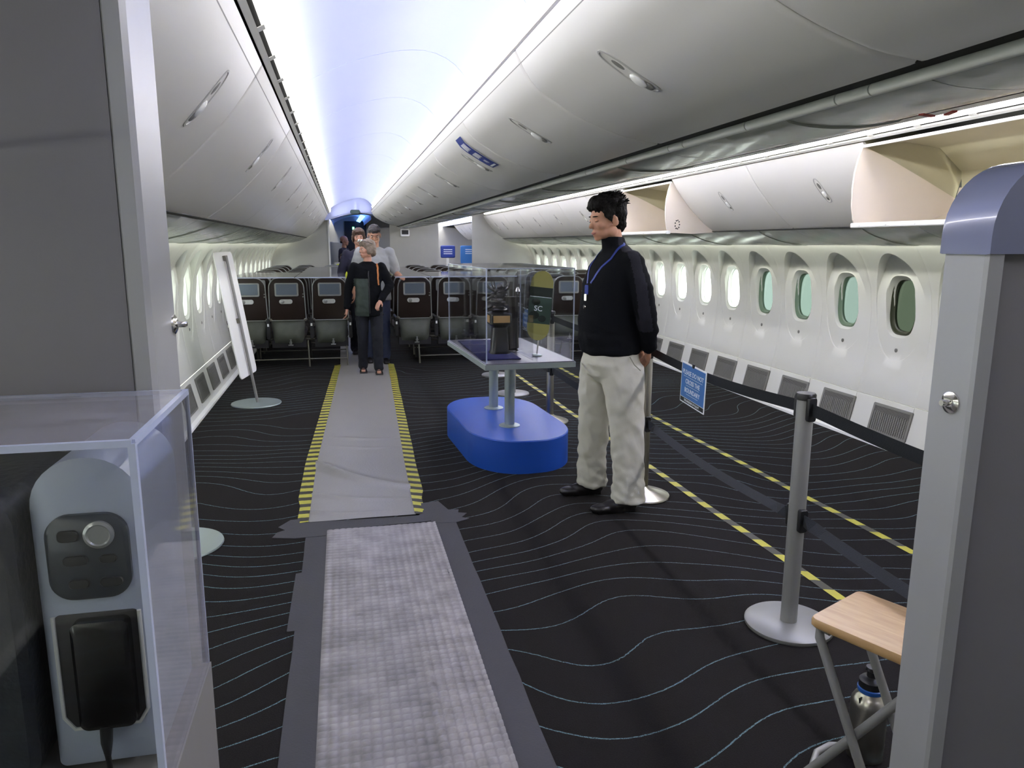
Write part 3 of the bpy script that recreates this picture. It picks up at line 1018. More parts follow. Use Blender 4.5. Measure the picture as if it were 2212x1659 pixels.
bulk = struct('trim_17', MB().box((1.385, 22.5, 1.25), (5.3, .1, 2.5)), M['part'], label='grey bulkhead beyond the far doorway')
obj('dark_panel', MB().box((.42, 22.43, 1.55), (.62, .03, 1.3)), M['dark'], bulk)
tag(obj('grey_cabinet', MB().rbox((-.28, 19.2, .8), (.50, .5, 1.6), .03), M['part']), 'grey cabinet at the left inside the far doorway', 'cabinet')
strip(-.30, 2.30, -.24, 2.34, YE + 1, YF - 2, M['cove'], 'added white strip brightening the next cabin above the far left bins')  # lamp added to brighten the interior behind the far doorway
tag(obj('exit_light', MB().box((.36, 22.42, 2.00), (.05, .02, .07)), emat('green_led', (.1, 1, .3, 1), 4)), 'tiny green light on the dark bulkhead', 'light')

def blue_board(x, y, w, z0, z1, label):
    r = thing('exhibit_board', label, 'display board', (x, y, 0))
    obj('board', MB().rbox((x, y, (z0 + z1) / 2), (w, .04, z1 - z0), .03), M['bluesign'] if w > .45 else M['navy'], r)
    obj('post', MB().box((x, y + .03, z0 / 2), (.06, .03, z0)), M['white'], r)
    obj('base', MB().lathe((x, y + .03, 0), [(.18, 0), (.18, .015), (.03, .02)], 20), M['white'], r)
    mb = MB()
    for k in range(3):
        mb.box((x, y - .022, z1 - .1 - k * .05), (w * .6, .002, .014))
    obj('print_lines', mb, M['ink'], r)['kind'] = 'stuff'
blue_board(2.58, 18.6, .36, 1.22, 1.52, 'navy exhibit board left in the right opening')
blue_board(3.30, 19.2, .62, .95, 1.52, 'bright blue exhibit board beyond the right partition edge')
r_ = thing('white_frame', 'white metal frame stand inside the far doorway', 'stand', (0, 17.2, 0))
obj('crossbar', MB().box((-.02, 17.2, 1.12), (.34, .03, .05)), M['white'], r_)
obj('crossbar', MB().box((-.02, 17.2, .86), (.34, .03, .04)), M['white'], r_)
for x in (-.18, .14):
    obj('leg', MB().box((x, 17.2, .57), (.03, .03, 1.14)), M['white'], r_)

# ------------------------------------------------------------------ aisle floor coverings
def runner_far():
    mb = MB(); vs = []; fs = []
    nx = 14
    ys = []
    y = 4.12
    while y < 16.2:
        ys.append(y); y += .012 if y < 7 else .2
    def edges(y):
        if y < 5.3:
            t = (y - 4.12) / 1.2; return (-.245 + .01 * t, .365 + .03 * t)
        t = min(1, (y - 5.3) / 4.4); return (-.235 + .165 * t, .395 + .15 * t)
    def ridge(x, y, x0, y0, x1, y1, h, w):
        dx, dy = x1 - x0, y1 - y0; l = dx * dx + dy * dy
        t = ((x - x0) * dx + (y - y0) * dy) / l
        if t < 0 or t > 1: return 0
        px, py = x0 + dx * t, y0 + dy * t - .05 * sin(pi * t)
        d = abs(y - py)
        return h * math.exp(-(d / w) ** 2) * (1 - .75 * t) * min(1, t * 8 + .4)
    for y in ys:
        a, b = edges(y)
        skew = 0
        for i in range(nx + 1):
            x = a + (b - a) * i / nx
            h = .006 + .0015 * noise.noise(Vector((x * 4, y * 3, 0)))
            h += ridge(x, y, -.24, 5.30, .42, 4.60, .040, .024)
            h += ridge(x, y, -.24, 4.62, .36, 4.40, .014, .025)
            h += ridge(x, y, -.24, 4.30, .2, 4.22, .012, .02)
            h += ridge(x, y, -.1, 6.0, .42, 5.88, .012, .03)
            h += ridge(x, y, -.1, 5.72, .42, 5.62, .010, .025)
            yy = y + (.10 * (i / nx) * 0 if y > 4.2 else 0)
            vs.append((x, yy, h))
    n = nx + 1
    for k in range(len(ys) - 1):
        for i in range(nx):
            fs.append((k * n + i, k * n + i + 1, (k + 1) * n + i + 1, (k + 1) * n + i))
    mb.add(vs, fs, True)
    m = mat('runner_grey_vinyl', srgb(146, 143, 139), .38, var=.05, scale=4, bump=.15, bscale=90)
    o = obj('aisle_runner', mb, m, sharp=80)
    tag(o, 'smooth grey vinyl aisle runner with wrinkles, between the striped tapes', 'runner')
    # striped tapes along both edges
    for sgn, lab in ((-1, 'left'), (1, 'right')):
        tb = MB(); vs = []; fs = []
        yy = [4.12 + (9.75 - 4.12) * k / 40 for k in range(41)]
        for y in yy:
            a, b = edges(y)
            wob = .006 * noise.noise(Vector((sgn * 3, y * 1.3, 0)))
            w = .075 if y > 4.5 else .055
            e = a if sgn < 0 else b
            vs += [(e + sgn * w + wob, y, .003), (e - sgn * .006, y, .0095)]
        fs = [(2 * k, 2 * k + 1, 2 * k + 3, 2 * k + 2) for k in range(40)]
        tb.add(vs, fs, True)
        tag(obj('hazard_tape', tb, M['haz2']), 'yellow and black barred tape along the %s edge of the runner' % lab, 'tape')
runner_far()

def runner_near():
    mb = MB(); vs = []; fs = []
    st = .0085
    nx = int(.60 / st); ny = int(3.9 / st)
    x0 = -.135; y0 = .08
    for j in range(ny + 1):
        y = y0 + j * st
        for i in range(nx + 1):
            x = x0 + i * st + (.0 if y > 3 else 0)
            u, v = (x - x0) / .034, (y - y0) / .034
            h = .004 + .0055 * (abs(sin(pi * u)) ** .8) * (abs(sin(pi * v)) ** .8)
            if x > .25: h += .002 * abs(sin(pi * u))
            sm = noise.noise(Vector((x * 2, y * .9, 4))) - .05
            if sm > .05: h = h * (1 - min(.7, sm * 2)) + .007 * min(.7, sm * 2)
            h += .002 * noise.noise(Vector((x * 8, y * 8, 1)))
            vs.append((x, y - .03 * (i / nx) * (y > 3.85) * 0, h))
    n = nx + 1
    for k in range(ny):
        for i in range(nx):
            fs.append((k * n + i, k * n + i + 1, (k + 1) * n + i + 1, (k + 1) * n + i))
    mb.add(vs, fs, True)
    m, nt, b = nmat('runner_milky_plastic')
    N, L = nt.nodes, nt.links
    tc = N.new('ShaderNodeTexCoord')
    nz = N.new('ShaderNodeTexNoise'); nz.inputs['Scale'].default_value = 7; nz.inputs['Detail'].default_value = 6; nz.inputs['Roughness'].default_value = .65
    L.new(tc.outputs['Object'], nz.inputs['Vector'])
    cr = N.new('ShaderNodeValToRGB')
    cr.color_ramp.elements[0].position = .33; cr.color_ramp.elements[0].color = srgb(124, 119, 119)
    cr.color_ramp.elements[1].position = .62; cr.color_ramp.elements[1].color = srgb(164, 158, 158)
    L.new(nz.outputs['Fac'], cr.inputs[0])
    # pits: darker where the sheet is low
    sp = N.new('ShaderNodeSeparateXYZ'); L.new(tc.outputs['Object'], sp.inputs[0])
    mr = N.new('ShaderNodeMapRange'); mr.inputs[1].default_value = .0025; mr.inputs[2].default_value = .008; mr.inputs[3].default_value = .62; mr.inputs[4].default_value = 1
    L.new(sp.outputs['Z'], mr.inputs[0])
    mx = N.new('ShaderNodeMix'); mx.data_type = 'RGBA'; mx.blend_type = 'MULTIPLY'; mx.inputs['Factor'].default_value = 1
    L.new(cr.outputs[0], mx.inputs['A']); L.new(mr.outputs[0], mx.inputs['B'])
    L.new(mx.outputs['Result'], b.inputs['Base Color'])
    b.inputs['Roughness'].default_value = .35
    o = obj('plastic_runner', mb, m, sharp=180)
    tag(o, 'milky studded plastic runner nearest the viewer', 'runner')
runner_near()
def tape_piece(pts, label, z=.003):
    mb = MB().prism(pts, .0005, z, 'z')
    tag(obj('floor_tape', mb, M['gaffer']), label, 'tape')
def ragged(x0, x1, y0, y1, seed, amp=.012, n=26, side=0):
    """outline of a hand-torn tape strip"""
    rnd = random.Random(seed)
    L_ = []; R_ = []
    for k in range(n + 1):
        y = y0 + (y1 - y0) * k / n
        L_.append((x0 + (rnd.uniform(-amp, amp) if side <= 0 else 0), y)); R_.append((x1 + (rnd.uniform(-amp, amp) if side >= 0 else 0), y))
    return L_ + R_[::-1]
tape_piece(ragged(-.245, -.12, -.2, 3.98, 1, .002), 'dark grey tape down the left side of the studded runner')
tape_piece(ragged(.44, .575, -.2, 4.02, 2, .002), 'dark grey tape down the right side of the studded runner')
tape_piece([(-.30, 3.90), (-.42, 3.93), (-.40, 4.0), (-.36, 4.03), (-.40, 4.08), (-.34, 4.18), (-.25, 4.19), (-.24, 4.12), (.38, 4.10), (.42, 4.19), (.40, 4.30), (.52, 4.32), (.56, 4.16), (.62, 4.15), (.61, 4.10), (.66, 4.08), (.62, 4.02), (.66, 3.99), (.58, 3.95), (.45, 3.96), (.44, 4.0), (-.13, 3.97), (-.14, 3.90)],
           'ragged dark tape across the join of the two runners', .0045)
tape_piece([(-.275, 2.9), (-.27, 3.45), (-.235, 3.46), (-.235, 2.9)], 'short extra strip of dark tape left of the studded runner', .0035)
# ragged milky edge flaps on the studded runner are part of it; hazard dashes on the carpet
for i, (p, q, lab) in enumerate((((2.0, 8.9), (2.16, .6), 'dashed yellow and dark tape line nearest the rope posts'), ((2.66, 9.3), (2.86, .6), 'dashed yellow and dark tape line nearest the right wall'))):
    mb = MB(); w = .024
    n = 30
    L_ = sqrt((p[0] - q[0]) ** 2 + (p[1] - q[1]) ** 2)
    vs = []
    for k in range(n + 1):
        t = k / n
        x = p[0] + (q[0] - p[0]) * t + .004 * sin(k * 1.3); y = p[1] + (q[1] - p[1]) * t
        vs += [(x - w, y, .0025), (x + w, y, .0025)]
    mb.add(vs, [(2 * k, 2 * k + 1, 2 * k + 3, 2 * k + 2) for k in range(n)])
    tag(obj('hazard_tape', mb, M['haz']), lab, 'tape')

# ------------------------------------------------------------------ passenger seats
def outline_round(w, z0, z1, r, taper=0.0, n=6):
    pts = [(w / 2 - taper * 0, z0)]
    for k in range(n + 1):
        a = radians(90 * k / n)
        pts.append((w / 2 - taper - r + r * cos(a), z1 - r + r * sin(a)))
    for k in range(n + 1):
        a = radians(90 + 90 * k / n)
        pts.append((-w / 2 + taper + r + r * cos(a), z1 - r + r * sin(a)))
    pts.append((-w / 2, z0))
    return pts
def plate(mb, pts, y0, y1, ch=.01, curve=None):
    cx = sum(p[0] for p in pts) / len(pts); cz = sum(p[1] for p in pts) / len(pts)
    def sc(s):
        return [(cx + (x - cx) * s, cz + (z - cz) * s) for x, z in pts]
    w = max(abs(p[0] - cx) for p in pts)
    s1 = 1 - ch / w
    vs = []; n = len(pts)
    for yy, ring in ((y0, sc(s1)), (y0 + ch * (1 if y1 > y0 else -1), pts), (y1, pts)):
        vs += [(x, yy + (curve(x, z) if curve else 0), z) for x, z in ring]
    fs = [(k * n + i, k * n + (i + 1) % n, (k + 1) * n + (i + 1) % n, (k + 1) * n + i) for k in range(2) for i in range(n)]
    fs += [tuple(range(n - 1, -1, -1)), tuple(range(2 * n, 3 * n))]
    mb.add(vs, fs, True)
M['capsule'] = mat('clear_capsule', srgb(190, 192, 188), .15, var=.15, scale=30)
seat_lean = lambda x, z: max(0, (1.0 - z)) * -.10 * 0 + (z - .6) * -.10
def seat_proto(full):
    r = thing('passenger_seat', 'x', 'seat')
    b = MB(); plate(b, outline_round(.445, .60, 1.13, .125, .012), 0, .075, .012, lambda x, z: -(z - .6) * .08 + .03 + .12 * x * x)
    loc_obj('backrest', b, M['shell'], r)
    f = MB(); plate(f, outline_round(.40, .46, 1.10, .11, .012), .045, .15, .02, lambda x, z: -(z - .6) * .08 + .03)
    loc_obj('cushion', f, M['fabric'], r)
    p = MB(); p.rbox((0, .30, .42), (.43, .48, .10), .03); loc_obj('seat_pan', p, M['fabric'], r)
    if not full:
        rim = MB()
        q = [(x, -(z - .6) * .08 + .03 + .12 * x * x - .001, z) for x, z in outline_round(.445, .60, 1.133, .125, .012)]
        rim.tube(q, .008, 6); loc_obj('rim', rim, M['silver'], r)
        s = MB(); s.rbox((0, -.010, .985), (.285, .012, .165), .02); loc_obj('screen', s, M['silver'], r)
        a = MB(); a.rbox((-.240, .22, .60), (.044, .40, .06), .02); loc_obj('armrest', a, M['shell'], r)
        return r
    rim = MB()
    q = [(x, -(z - .6) * .08 + .03 + .12 * x * x - .001, z) for x, z in outline_round(.445, .60, 1.133, .125, .012)]
    rim.tube(q, .007, 8); loc_obj('rim', rim, M['silver'], r)
    fr = MB(); yy = .012 - .03
    fr.rbox((0, yy + .012, .985), (.285, .020, .170), .018)
    s = loc_obj('screen_frame', fr, M['silver'], r)
    sc_ = MB(); sc_.rbox((0, yy + .001, .988), (.245, .006, .132), .006); loc_obj('screen', sc_, M['scr'], s)
    c = MB(); c.rbox((-.015, .012, .835), (.16, .022, .058), .028, n=8)
    cc = loc_obj('handset', c, M['capsule'], r)
    k = MB(); k.lathe((-.055, .003, .835), [(.022, 0), (.024, -.008), (.014, -.012)], 18, 'y'); loc_obj('handset_dial', k, M['silver'], cc)
    for dz, rr in ((.93, .012), (.895, .010)):
        h = MB(); h.lathe((.195, .022, dz), [(rr, 0), (rr, -.010), (rr * .6, -.014)], 14, 'y'); loc_obj('coat_hook', h, M['silver'], r)
    # lower pocket: a sagging bowl of grey leather
    pk = MB(); vs = []; fs = []
    nx, nz = 12, 10
    for j in range(nz + 1):
        z = .30 + .29 * j / nz
        for i in range(nx + 1):
            x = -.205 + .41 * i / nx
            bulge = .055 * sin(pi * (j / nz) ** .7) * (1 - (2 * i / nx - 1) ** 4)
            vs.append((x * (.88 + .12 * j / nz), .045 - bulge, z))
    n = nx + 1
    for j in range(nz):
        for i in range(nx):
            fs.append((j * n + i, j * n + i + 1, (j + 1) * n + i + 1, (j + 1) * n + i))
    pk.add(vs, fs, True); loc_obj('pocket', pk, M['pocket'], r)
    rl = MB(); rl.tube([(-.215, .025, .597), (.215, .025, .597)], .007, 8); loc_obj('pocket_rail', rl, M['silver'], r)
    for sx in (-1, 1):
        h = MB(); h.lathe((sx * .212, .028, .603), [(.020, .012), (.022, -.004), (.014, -.012)], 14, 'y'); loc_obj('hinge', h, M['legm'], r)
    a = MB(); a.rbox((-.241, .20, .585), (.046, .44, .075), .022)
    a.rbox((-.241, .02, .48), (.044, .07, .24), .020)
    ar = loc_obj('armrest', a, M['blackp'], r)
    lb = MB(); lb.box((-.241, -.022, .545), (.022, .006, .034)); loc_obj('armrest_label', lb, M['white'], ar)
    f = MB(); f.lathe((.02, -.01, .295), [(.012, .0), (.018, .02), (.008, .05), (.014, .065)], 12); f.tube([(-.01, -.01, .285), (.05, -.01, .285)], .008, 8)
    loc_obj('tray_latch', f, M['silver'], r)
    u = MB(); u.box((0, .10, .30), (.42, .12, .10)); loc_obj('under_frame', u, M['dark'], r)
    return r
pf, ps = seat_proto(True), seat_proto(False)
COLS = [(-1.155, 'window', 'left'), (-.69, 'middle', 'left'), (-.165, 'aisle', 'left'),
        (.905, 'left', 'centre'), (1.425, 'middle', 'centre'), (1.945, 'right', 'centre'),
        (2.995, 'aisle', 'right'), (3.48, 'middle', 'right'), (3.925, 'window', 'right')]
used = set(); ends = []
for rr in range(8):
    for (x, pos, blk) in COLS:
        src = pf if rr == 0 else ps
        if src not in used:
            o = src; used.add(src)
        else:
            o = copy_tree(src)
        o.location = (x, 9.72 + rr * .80, 0)
        o['label'] = 'brown-backed airline seat, %s seat of the %s block, %s row from the viewer' % (pos, blk, ordinal(rr))
        o['category'] = 'seat'
        o['group'] = 'airline seats in rows'
        if x in (-.165, 1.945, 3.925): ends.append(o)
for o in ends:
    ar = [c for c in o.children if c.name.startswith('armrest')][0]
    c2 = copy_tree(ar, o); c2.location.x = .482
# frames carrying each triple (visible under the first rows)
for rr in range(8):
    for blk, xs in (('left', (-1.41, .06)), ('centre', (.68, 2.18)), ('right', (2.77, 4.16))):
        y = 9.72 + rr * .80
        t = thing('seat_pedestal', 'metal leg frame under the %s block seats, %s row' % (blk, ordinal(rr)), 'seat pedestal', ((xs[0] + xs[1]) / 2, y + .2, 0), 0, 'seat leg frames')
        a, b = xs[0] + .28, xs[1] - .03
        for yy in (.12, .38):
            obj('beam', MB().tube([(xs[0] + .03, y + yy, .345), (xs[1] - .03, y + yy, .345)], .018, 8), M['legm'], t)
        for x in ((a, (a + b) / 2 + .1, b) if rr == 0 else (a, b)):
            obj('leg', MB().tube([(x - .01, y + .06, .34), (x, y + .02, .0)], .011, 8), M['legm'], t)
            obj('leg', MB().tube([(x, y + .40, .34), (x, y + .55, .0)], .012, 8), M['legm'], t)
        obj('baggage_bar', MB().tube([(a, y + .03, .10), (b, y + .03, .10)], .009, 8), M['legm'], t)
# clear sheets lying over the seat tops
for lab, x0, x1, ln in (('wall side of the left block', -1.30, -.56, 1.65), ('aisle side of the left block', -.55, .03, 4.1), ('aisle side of the centre block', .63, 1.06, 4.1), ('right side of the centre block', 1.07, 2.16, 1.65)):
    t = thing('seat_cover_sheet', 'clear acrylic sheet over the seat tops, ' + lab, 'acrylic sheet', ((x0 + x1) / 2, 9.3, 1.148))
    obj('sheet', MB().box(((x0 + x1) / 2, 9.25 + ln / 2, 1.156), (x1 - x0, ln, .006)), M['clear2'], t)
    obj('front_edge', MB().box(((x0 + x1) / 2, 9.245, 1.154), (x1 - x0, .01, .014)), M['cledge'], t)


# ------------------------------------------------------------------ rope posts and belts
def stanchion(x, y, kind, label, rot=0):
    t = thing('barrier_post', label, 'rope post', (x, y, 0), 0, 'belt barrier posts')
    if kind == 'flat':
        m = M['alu']
        obj('base', MB().lathe((x, y, 0), [(.172, 0), (.175, .004), (.175, .016), (.168, .022), (.03, .024), (.001, .024)], 56), m, t)
        r = .033
    else:
        m = M['steel']
        obj('base', MB().lathe((x, y, 0), [(.165, 0), (.168, .006), (.165, .014), (.13, .028), (.08, .043), (.045, .055), (.03, .07), (.001, .07)], 56), m, t)
        r = .032
    obj('post', MB().lathe((x, y, 0), [(r, .02), (r, .955), (r * .98, .97), (.001, .97)], 32), m, t)
    obj('cap', MB().lathe((x, y, 0), [(r + .005, .958), (r + .006, .978), (r + .002, .984), (.001, .985)], 32), M['blackp'], t)
    for z in (.925, .47):
        for sy in (1, -1):
            obj('belt_head', MB().rbox((x, y + sy * (r + .006), z), (.034, .022, .095), .008), M['blackp'], t)
        if kind != 'flat':
            obj('collar', MB().lathe((x, y, z - .02), [(r + .003, 0), (r + .003, .04)], 28), M['blackp'], t)
POSTS = [(1.755, .95, 'flat', 'silver flat-based barrier post beside the grey panel, outside the picture edge'),
         (1.752, 2.515, 'flat', 'nearest silver barrier post with flat round base'),
         (1.790, 4.16, 'dome', 'polished steel barrier post right behind the standing man'),
         (1.755, 6.20, 'dome', 'polished steel barrier post just right of the display table'),
         (1.70, 7.45, 'flat', 'dull barrier post seen behind the display table legs'),
         (1.76, 8.60, 'flat', 'farthest barrier post, close to the seats')]
for p in POSTS: stanchion(*p)
def belt(a, b, z0, z1, label, sag=.02, twist=0):
    mb = MB(); n = 24; vs = []
    (x0, y0), (x1, y1) = a, b
    for th in (-.001, .001):
        for k in range(n + 1):
            t = k / n
            z = z0 + (z1 - z0) * t - sag * sin(pi * t)
            x = x0 + (x1 - x0) * t; y = y0 + (y1 - y0) * t
            tw = twist * min(1, 6 * sin(pi * t))
            vs += [(x + th + .024 * sin(tw), y, z - .024 * cos(tw)), (x + th - .024 * sin(tw), y, z + .024 * cos(tw))]
    m = 2 * (n + 1); fs = []
    for k in range(n):
        fs.append((2 * k, 2 * k + 1, 2 * k + 3, 2 * k + 2)); fs.append((m + 2 * k, m + 2 * k + 2, m + 2 * k + 3, m + 2 * k + 1))
        fs.append((2 * k, 2 * k + 2, m + 2 * k + 2, m + 2 * k)); fs.append((2 * k + 1, m + 2 * k + 1, m + 2 * k + 3, 2 * k + 3))
    mb.add(vs, fs)
    return tag(obj('barrier_belt', mb, M['belt']), label, 'belt', 'retractable barrier belts')
nm = ['from the grey panel to the nearest post', 'from the nearest post to the post behind the man', 'from the post behind the man to the post by the display table',
      'behind the display table', 'between the two farthest posts']
for i in range(5):
    a, b = POSTS[i], POSTS[i + 1]
    o = .045
    belt((a[0], a[1] + o), (b[0], b[1] - o), .925, .925, 'upper black belt ' + nm[i], .03 if i < 2 else .012)
    belt((a[0], a[1] + o), (b[0], b[1] - o), .47, .475, 'lower black belt ' + nm[i], .03 if i != 2 else .02, -1.15 if i < 2 else -.5)

def boundary_sign(x, y, rz, ztop, label, tiltx=0):
    t = thing('boundary_sign', label, 'sign', (x, y, ztop), rz, 'boundary signs on the belts')
    # local frame: face towards -X, reads from +Y to -Y
    w, h = .292, .216
    loc_obj('white_card', MB().rbox((0, 0, -h / 2), (w, .003, h), .003, Matrix.Identity(3)), M['ink'], t)
    loc_obj('blue_field', MB().box((0, -.0022, -h / 2 + .012), (w - .016, .001, h - .04)), M['bluesign'], t)
    loc_obj('dark_band', MB().box((0, -.0022, -h + .018), (w - .016, .001, .022)), M['inkb'], t)
    for i, (s, zz, sz) in enumerate((('PLEASE DO NOT', -.050, .034), ('CROSS THE', -.096, .034), ('BOUNDARY', -.142, .034))):
        me = text_mesh(s, sz, .0003); me.materials.append(M['ink'])
        o = bpy.data.objects.new('lettering', me); link(o, t); o.location = (0, -.0034, zz); o.rotation_euler = (pi / 2, 0, 0); o.scale = (.98, 1, 1)
        ul = loc_obj('underline', MB().box((0, -.0032, zz - .0205), (.0175 * len(s), .0006, .0014)), M['ink'], t)
    me = text_mesh('THE MUSEUM OF FLIGHT', .0165, .0003); me.materials.append(M['ink'])
    o = bpy.data.objects.new('lettering', me); link(o, t); o.location = (0, -.0034, -h + .018); o.rotation_euler = (pi / 2, 0, 0)
    loc_obj('clip', MB().rbox((0, -.004, .0), (.016, .01, .022), .004), M['blackp'], t)
    return t
s1 = boundary_sign(1.728, 3.42, radians(-90), .945, 'blue PLEASE DO NOT CROSS THE BOUNDARY sign on the near belt')
s1.rotation_euler = (0, radians(3), radians(-92))
boundary_sign(1.72, 6.95, radians(-90), .945, 'second blue boundary sign, seen through the display case')

# ------------------------------------------------------------------ display table on the blue plinth
t = thing('blue_plinth', 'low rounded blue plinth under the display table', 'plinth', (1.19, 5.52, 0))
def rrect(cx, cy, hx, hy, r, rot=0, n=10, off=0):
    out = []
    for (sx, sy, a0) in ((1, 1, 0), (-1, 1, 90), (-1, -1, 180), (1, -1, 270)):
        for k in range(n + 1):
            a = radians(a0 + 90 * k / n)
            x = sx * (hx - r) + (r + off) * cos(a); y = sy * (hy - r * 1.35) + (r * 1.35 + off) * sin(a)
            out.append((cx + x * cos(rot) - y * sin(rot), cy + x * sin(rot) + y * cos(rot)))
    return out
pb = MB(); ra, rb_, rc_ = (rrect(1.19, 5.52, .375, .77, .33, .06, off=o) for o in (0, 0, -.006))
n = len(ra)
pb.add([(x, y, .0) for x, y in ra] + [(x, y, .225) for x, y in rb_] + [(x, y, .232) for x, y in rc_],
       [(k * n + i, k * n + (i + 1) % n, (k + 1) * n + (i + 1) % n, (k + 1) * n + i) for k in range(2) for i in range(n)] + [tuple(range(2 * n, 3 * n)), tuple(range(n - 1, -1, -1))], True)
obj('plinth_body', pb, M['blue'], t)
TC, TR = Vector((1.135, 5.215, 0)), radians(3)
tt = thing('display_table', 'grey topped display table on two silver columns', 'table', (TC.x, TC.y, .232), TR)
loc_obj('table_top', MB().box((0, 0, .548), (.60, 1.26, .042)), mat('table_top_grey', srgb(116, 114, 128), .3, var=.05), tt)
loc_obj('edge_band', MB().box((0, 0, .546), (.612, 1.272, .034)), M['alu2'], tt)
for (x, y) in ((.065, .60), (.03, -.01)):
    loc_obj('column', MB().lathe((x, y, 0), [(.078, 0), (.078, .006), (.07, .010), (.037, .014), (.037, .53)], 32), M['alu2'], tt)
# clear case
cc = thing('acrylic_case', 'clear acrylic display case on the grey table', 'display case', (TC.x, TC.y, .802), TR)
W_, D_, H_ = .585, 1.235, .60
pl = lambda c, d: loc_obj('acrylic_pane', MB().box(c, d), M['clear'], cc)
pl((0, -D_ / 2, H_ / 2), (W_, .006, H_)); pl((0, D_ / 2, H_ / 2), (W_, .006, H_))
pl((-W_ / 2, 0, H_ / 2), (.006, D_, H_)); pl((W_ / 2, 0, H_ / 2), (.006, D_, H_)); pl((0, 0, H_), (W_, D_, .006))
pl((.02, 0, H_ / 2), (.006, D_ - .02, H_ - .02))
for sx in (-1, 1):
    for sy in (-1, 1):
        loc_obj('case_edge', MB().box((sx * W_ / 2, sy * D_ / 2, H_ / 2), (.007, .007, H_)), M['cledge'], cc)
    loc_obj('case_edge', MB().box((sx * W_ / 2, 0, H_), (.006, D_, .006)), M['cledge'], cc)
for sy in (-1, 1):
    loc_obj('case_edge', MB().box((0, sy * D_ / 2, H_), (W_, .006, .006)), M['cledge'], cc)
# cloth pad
tag(obj('navy_pad', MB().rbox((1.0, 5.22, .8065), (.27, 1.0, .006), .003), mat('navy_cloth', srgb(30, 32, 92), .8, var=.15), None), 'navy cloth pad lying inside the display case', 'pad')
# dark figure on a plaque pedestal
M['bronze'] = mat('dark_cast_metal', srgb(86, 84, 84), .22, .9, var=.3, scale=25, bump=.4, bscale=30)
M['brass'] = mat('brass_plaque', srgb(196, 160, 104), .4, .3, var=.1)
g = thing('trophy', 'dark metal winged figure trophy on a black pedestal with brass plaque', 'trophy', (1.045, 5.0, .81))
pd = MB()
pd.loft([(0, 0, 0, .070, .070, 0, .35), (0, 0, .02, .060, .060, 0, .35), (0, 0, .18, .050, .050, 0, .35), (0, 0, .205, .078, .078, 0, .35), (0, 0, .275, .078, .078, 0, .35), (0, 0, .285, .06, .06, 0, .35)], 32)
loc_obj('pedestal', pd, mat('black_lacquer', srgb(26, 24, 24), .2, var=.2), g)
loc_obj('plaque', MB().box((0, -.0795, .240), (.115, .004, .048)), M['brass'], g)
loc_obj('plaque', MB().box((-.0795, 0, .240), (.004, .115, .048)), M['brass'], g)
fm = MB()
rnd = random.Random(3)
fm.ell((0, 0, .30), (.062, .05, .022)); fm.ell((0, 0, .345), (.03, .03, .05)); fm.ell((.005, 0, .40), (.034, .028, .045)); fm.ell((0, -.005, .458), (.019, .02, .024))
fm.tube([(-.02, 0, .42), (-.06, -.02, .39), (-.10, -.03, .36)], [.012, .010, .006], 8); fm.tube([(.03, 0, .42), (.06, -.02, .45), (.075, 0, .49)], [.012, .010, .004], 8)
for k in range(9):
    a = rnd.uniform(-1.2, 1.2)
    fm.tube([(0, .015, .42), (.055 * sin(a) * 1.2, .03, .43 + .02 * k / 9), (.07 * sin(a) * 1.3, .05, .46 + .02 * cos(a) * (k % 3))], [.010, .007, .002], 6)
fm.tube([(-.012, 0, .31), (-.05, -.03, .30), (-.085, -.02, .33)], [.014, .012, .004], 8)
fm.ell((-.02, -.01, .36), (.045, .03, .035)); fm.ell((.03, .01, .42), (.03, .03, .03)); fm.tube([(-.06, -.02, .33), (-.10, -.04, .315), (-.12, -.03, .30)], [.016, .014, .008], 8)
for k in range(14):
    a = rnd.uniform(0, 6.28); fm.ell((.045 * cos(a), .035 * sin(a), .32 + .013 * k * .8), (.018, .014, .012), 8, 6)
loc_obj('figure', fm, M['bronze'], g)
q = thing('draped_exhibit', 'dark brown draped exhibit standing behind the trophy in the case', 'exhibit', (1.13, 5.10, .81))
dm = MB(); vs = []; n = 40
for j in range(9):
    z = .02 + .36 * j / 8
    for k in range(n):
        a = 2 * pi * k / n
        r = (.062 - .018 * j / 8) * (1 + .12 * sin(a * 7 + j * .15))
        vs.append((r * 1.2 * cos(a), r * sin(a), z))
dm.add(vs, [(j * n + k, j * n + (k + 1) % n, (j + 1) * n + (k + 1) % n, (j + 1) * n + k) for j in range(8) for k in range(n)] + [tuple(range(8 * n, 9 * n))], True)
loc_obj('drape', dm, mat('brown_drape', srgb(48, 42, 38), .75, var=.2, bump=.3, bscale=60), q)
loc_obj('rod', MB().tube([(.048, -.055, 0), (.055, -.055, .56)], .006, 8), M['blackp'], q)
loc_obj('knob', MB().lathe((.055, -.055, .40), [(.012, 0), (.02, .02), (.008, .05)], 14), M['chrome'], q)
loc_obj('foot', MB().lathe((0, 0, 0), [(.075, 0), (.07, .01), (.02, .02)], 24), M['blackp'], q)
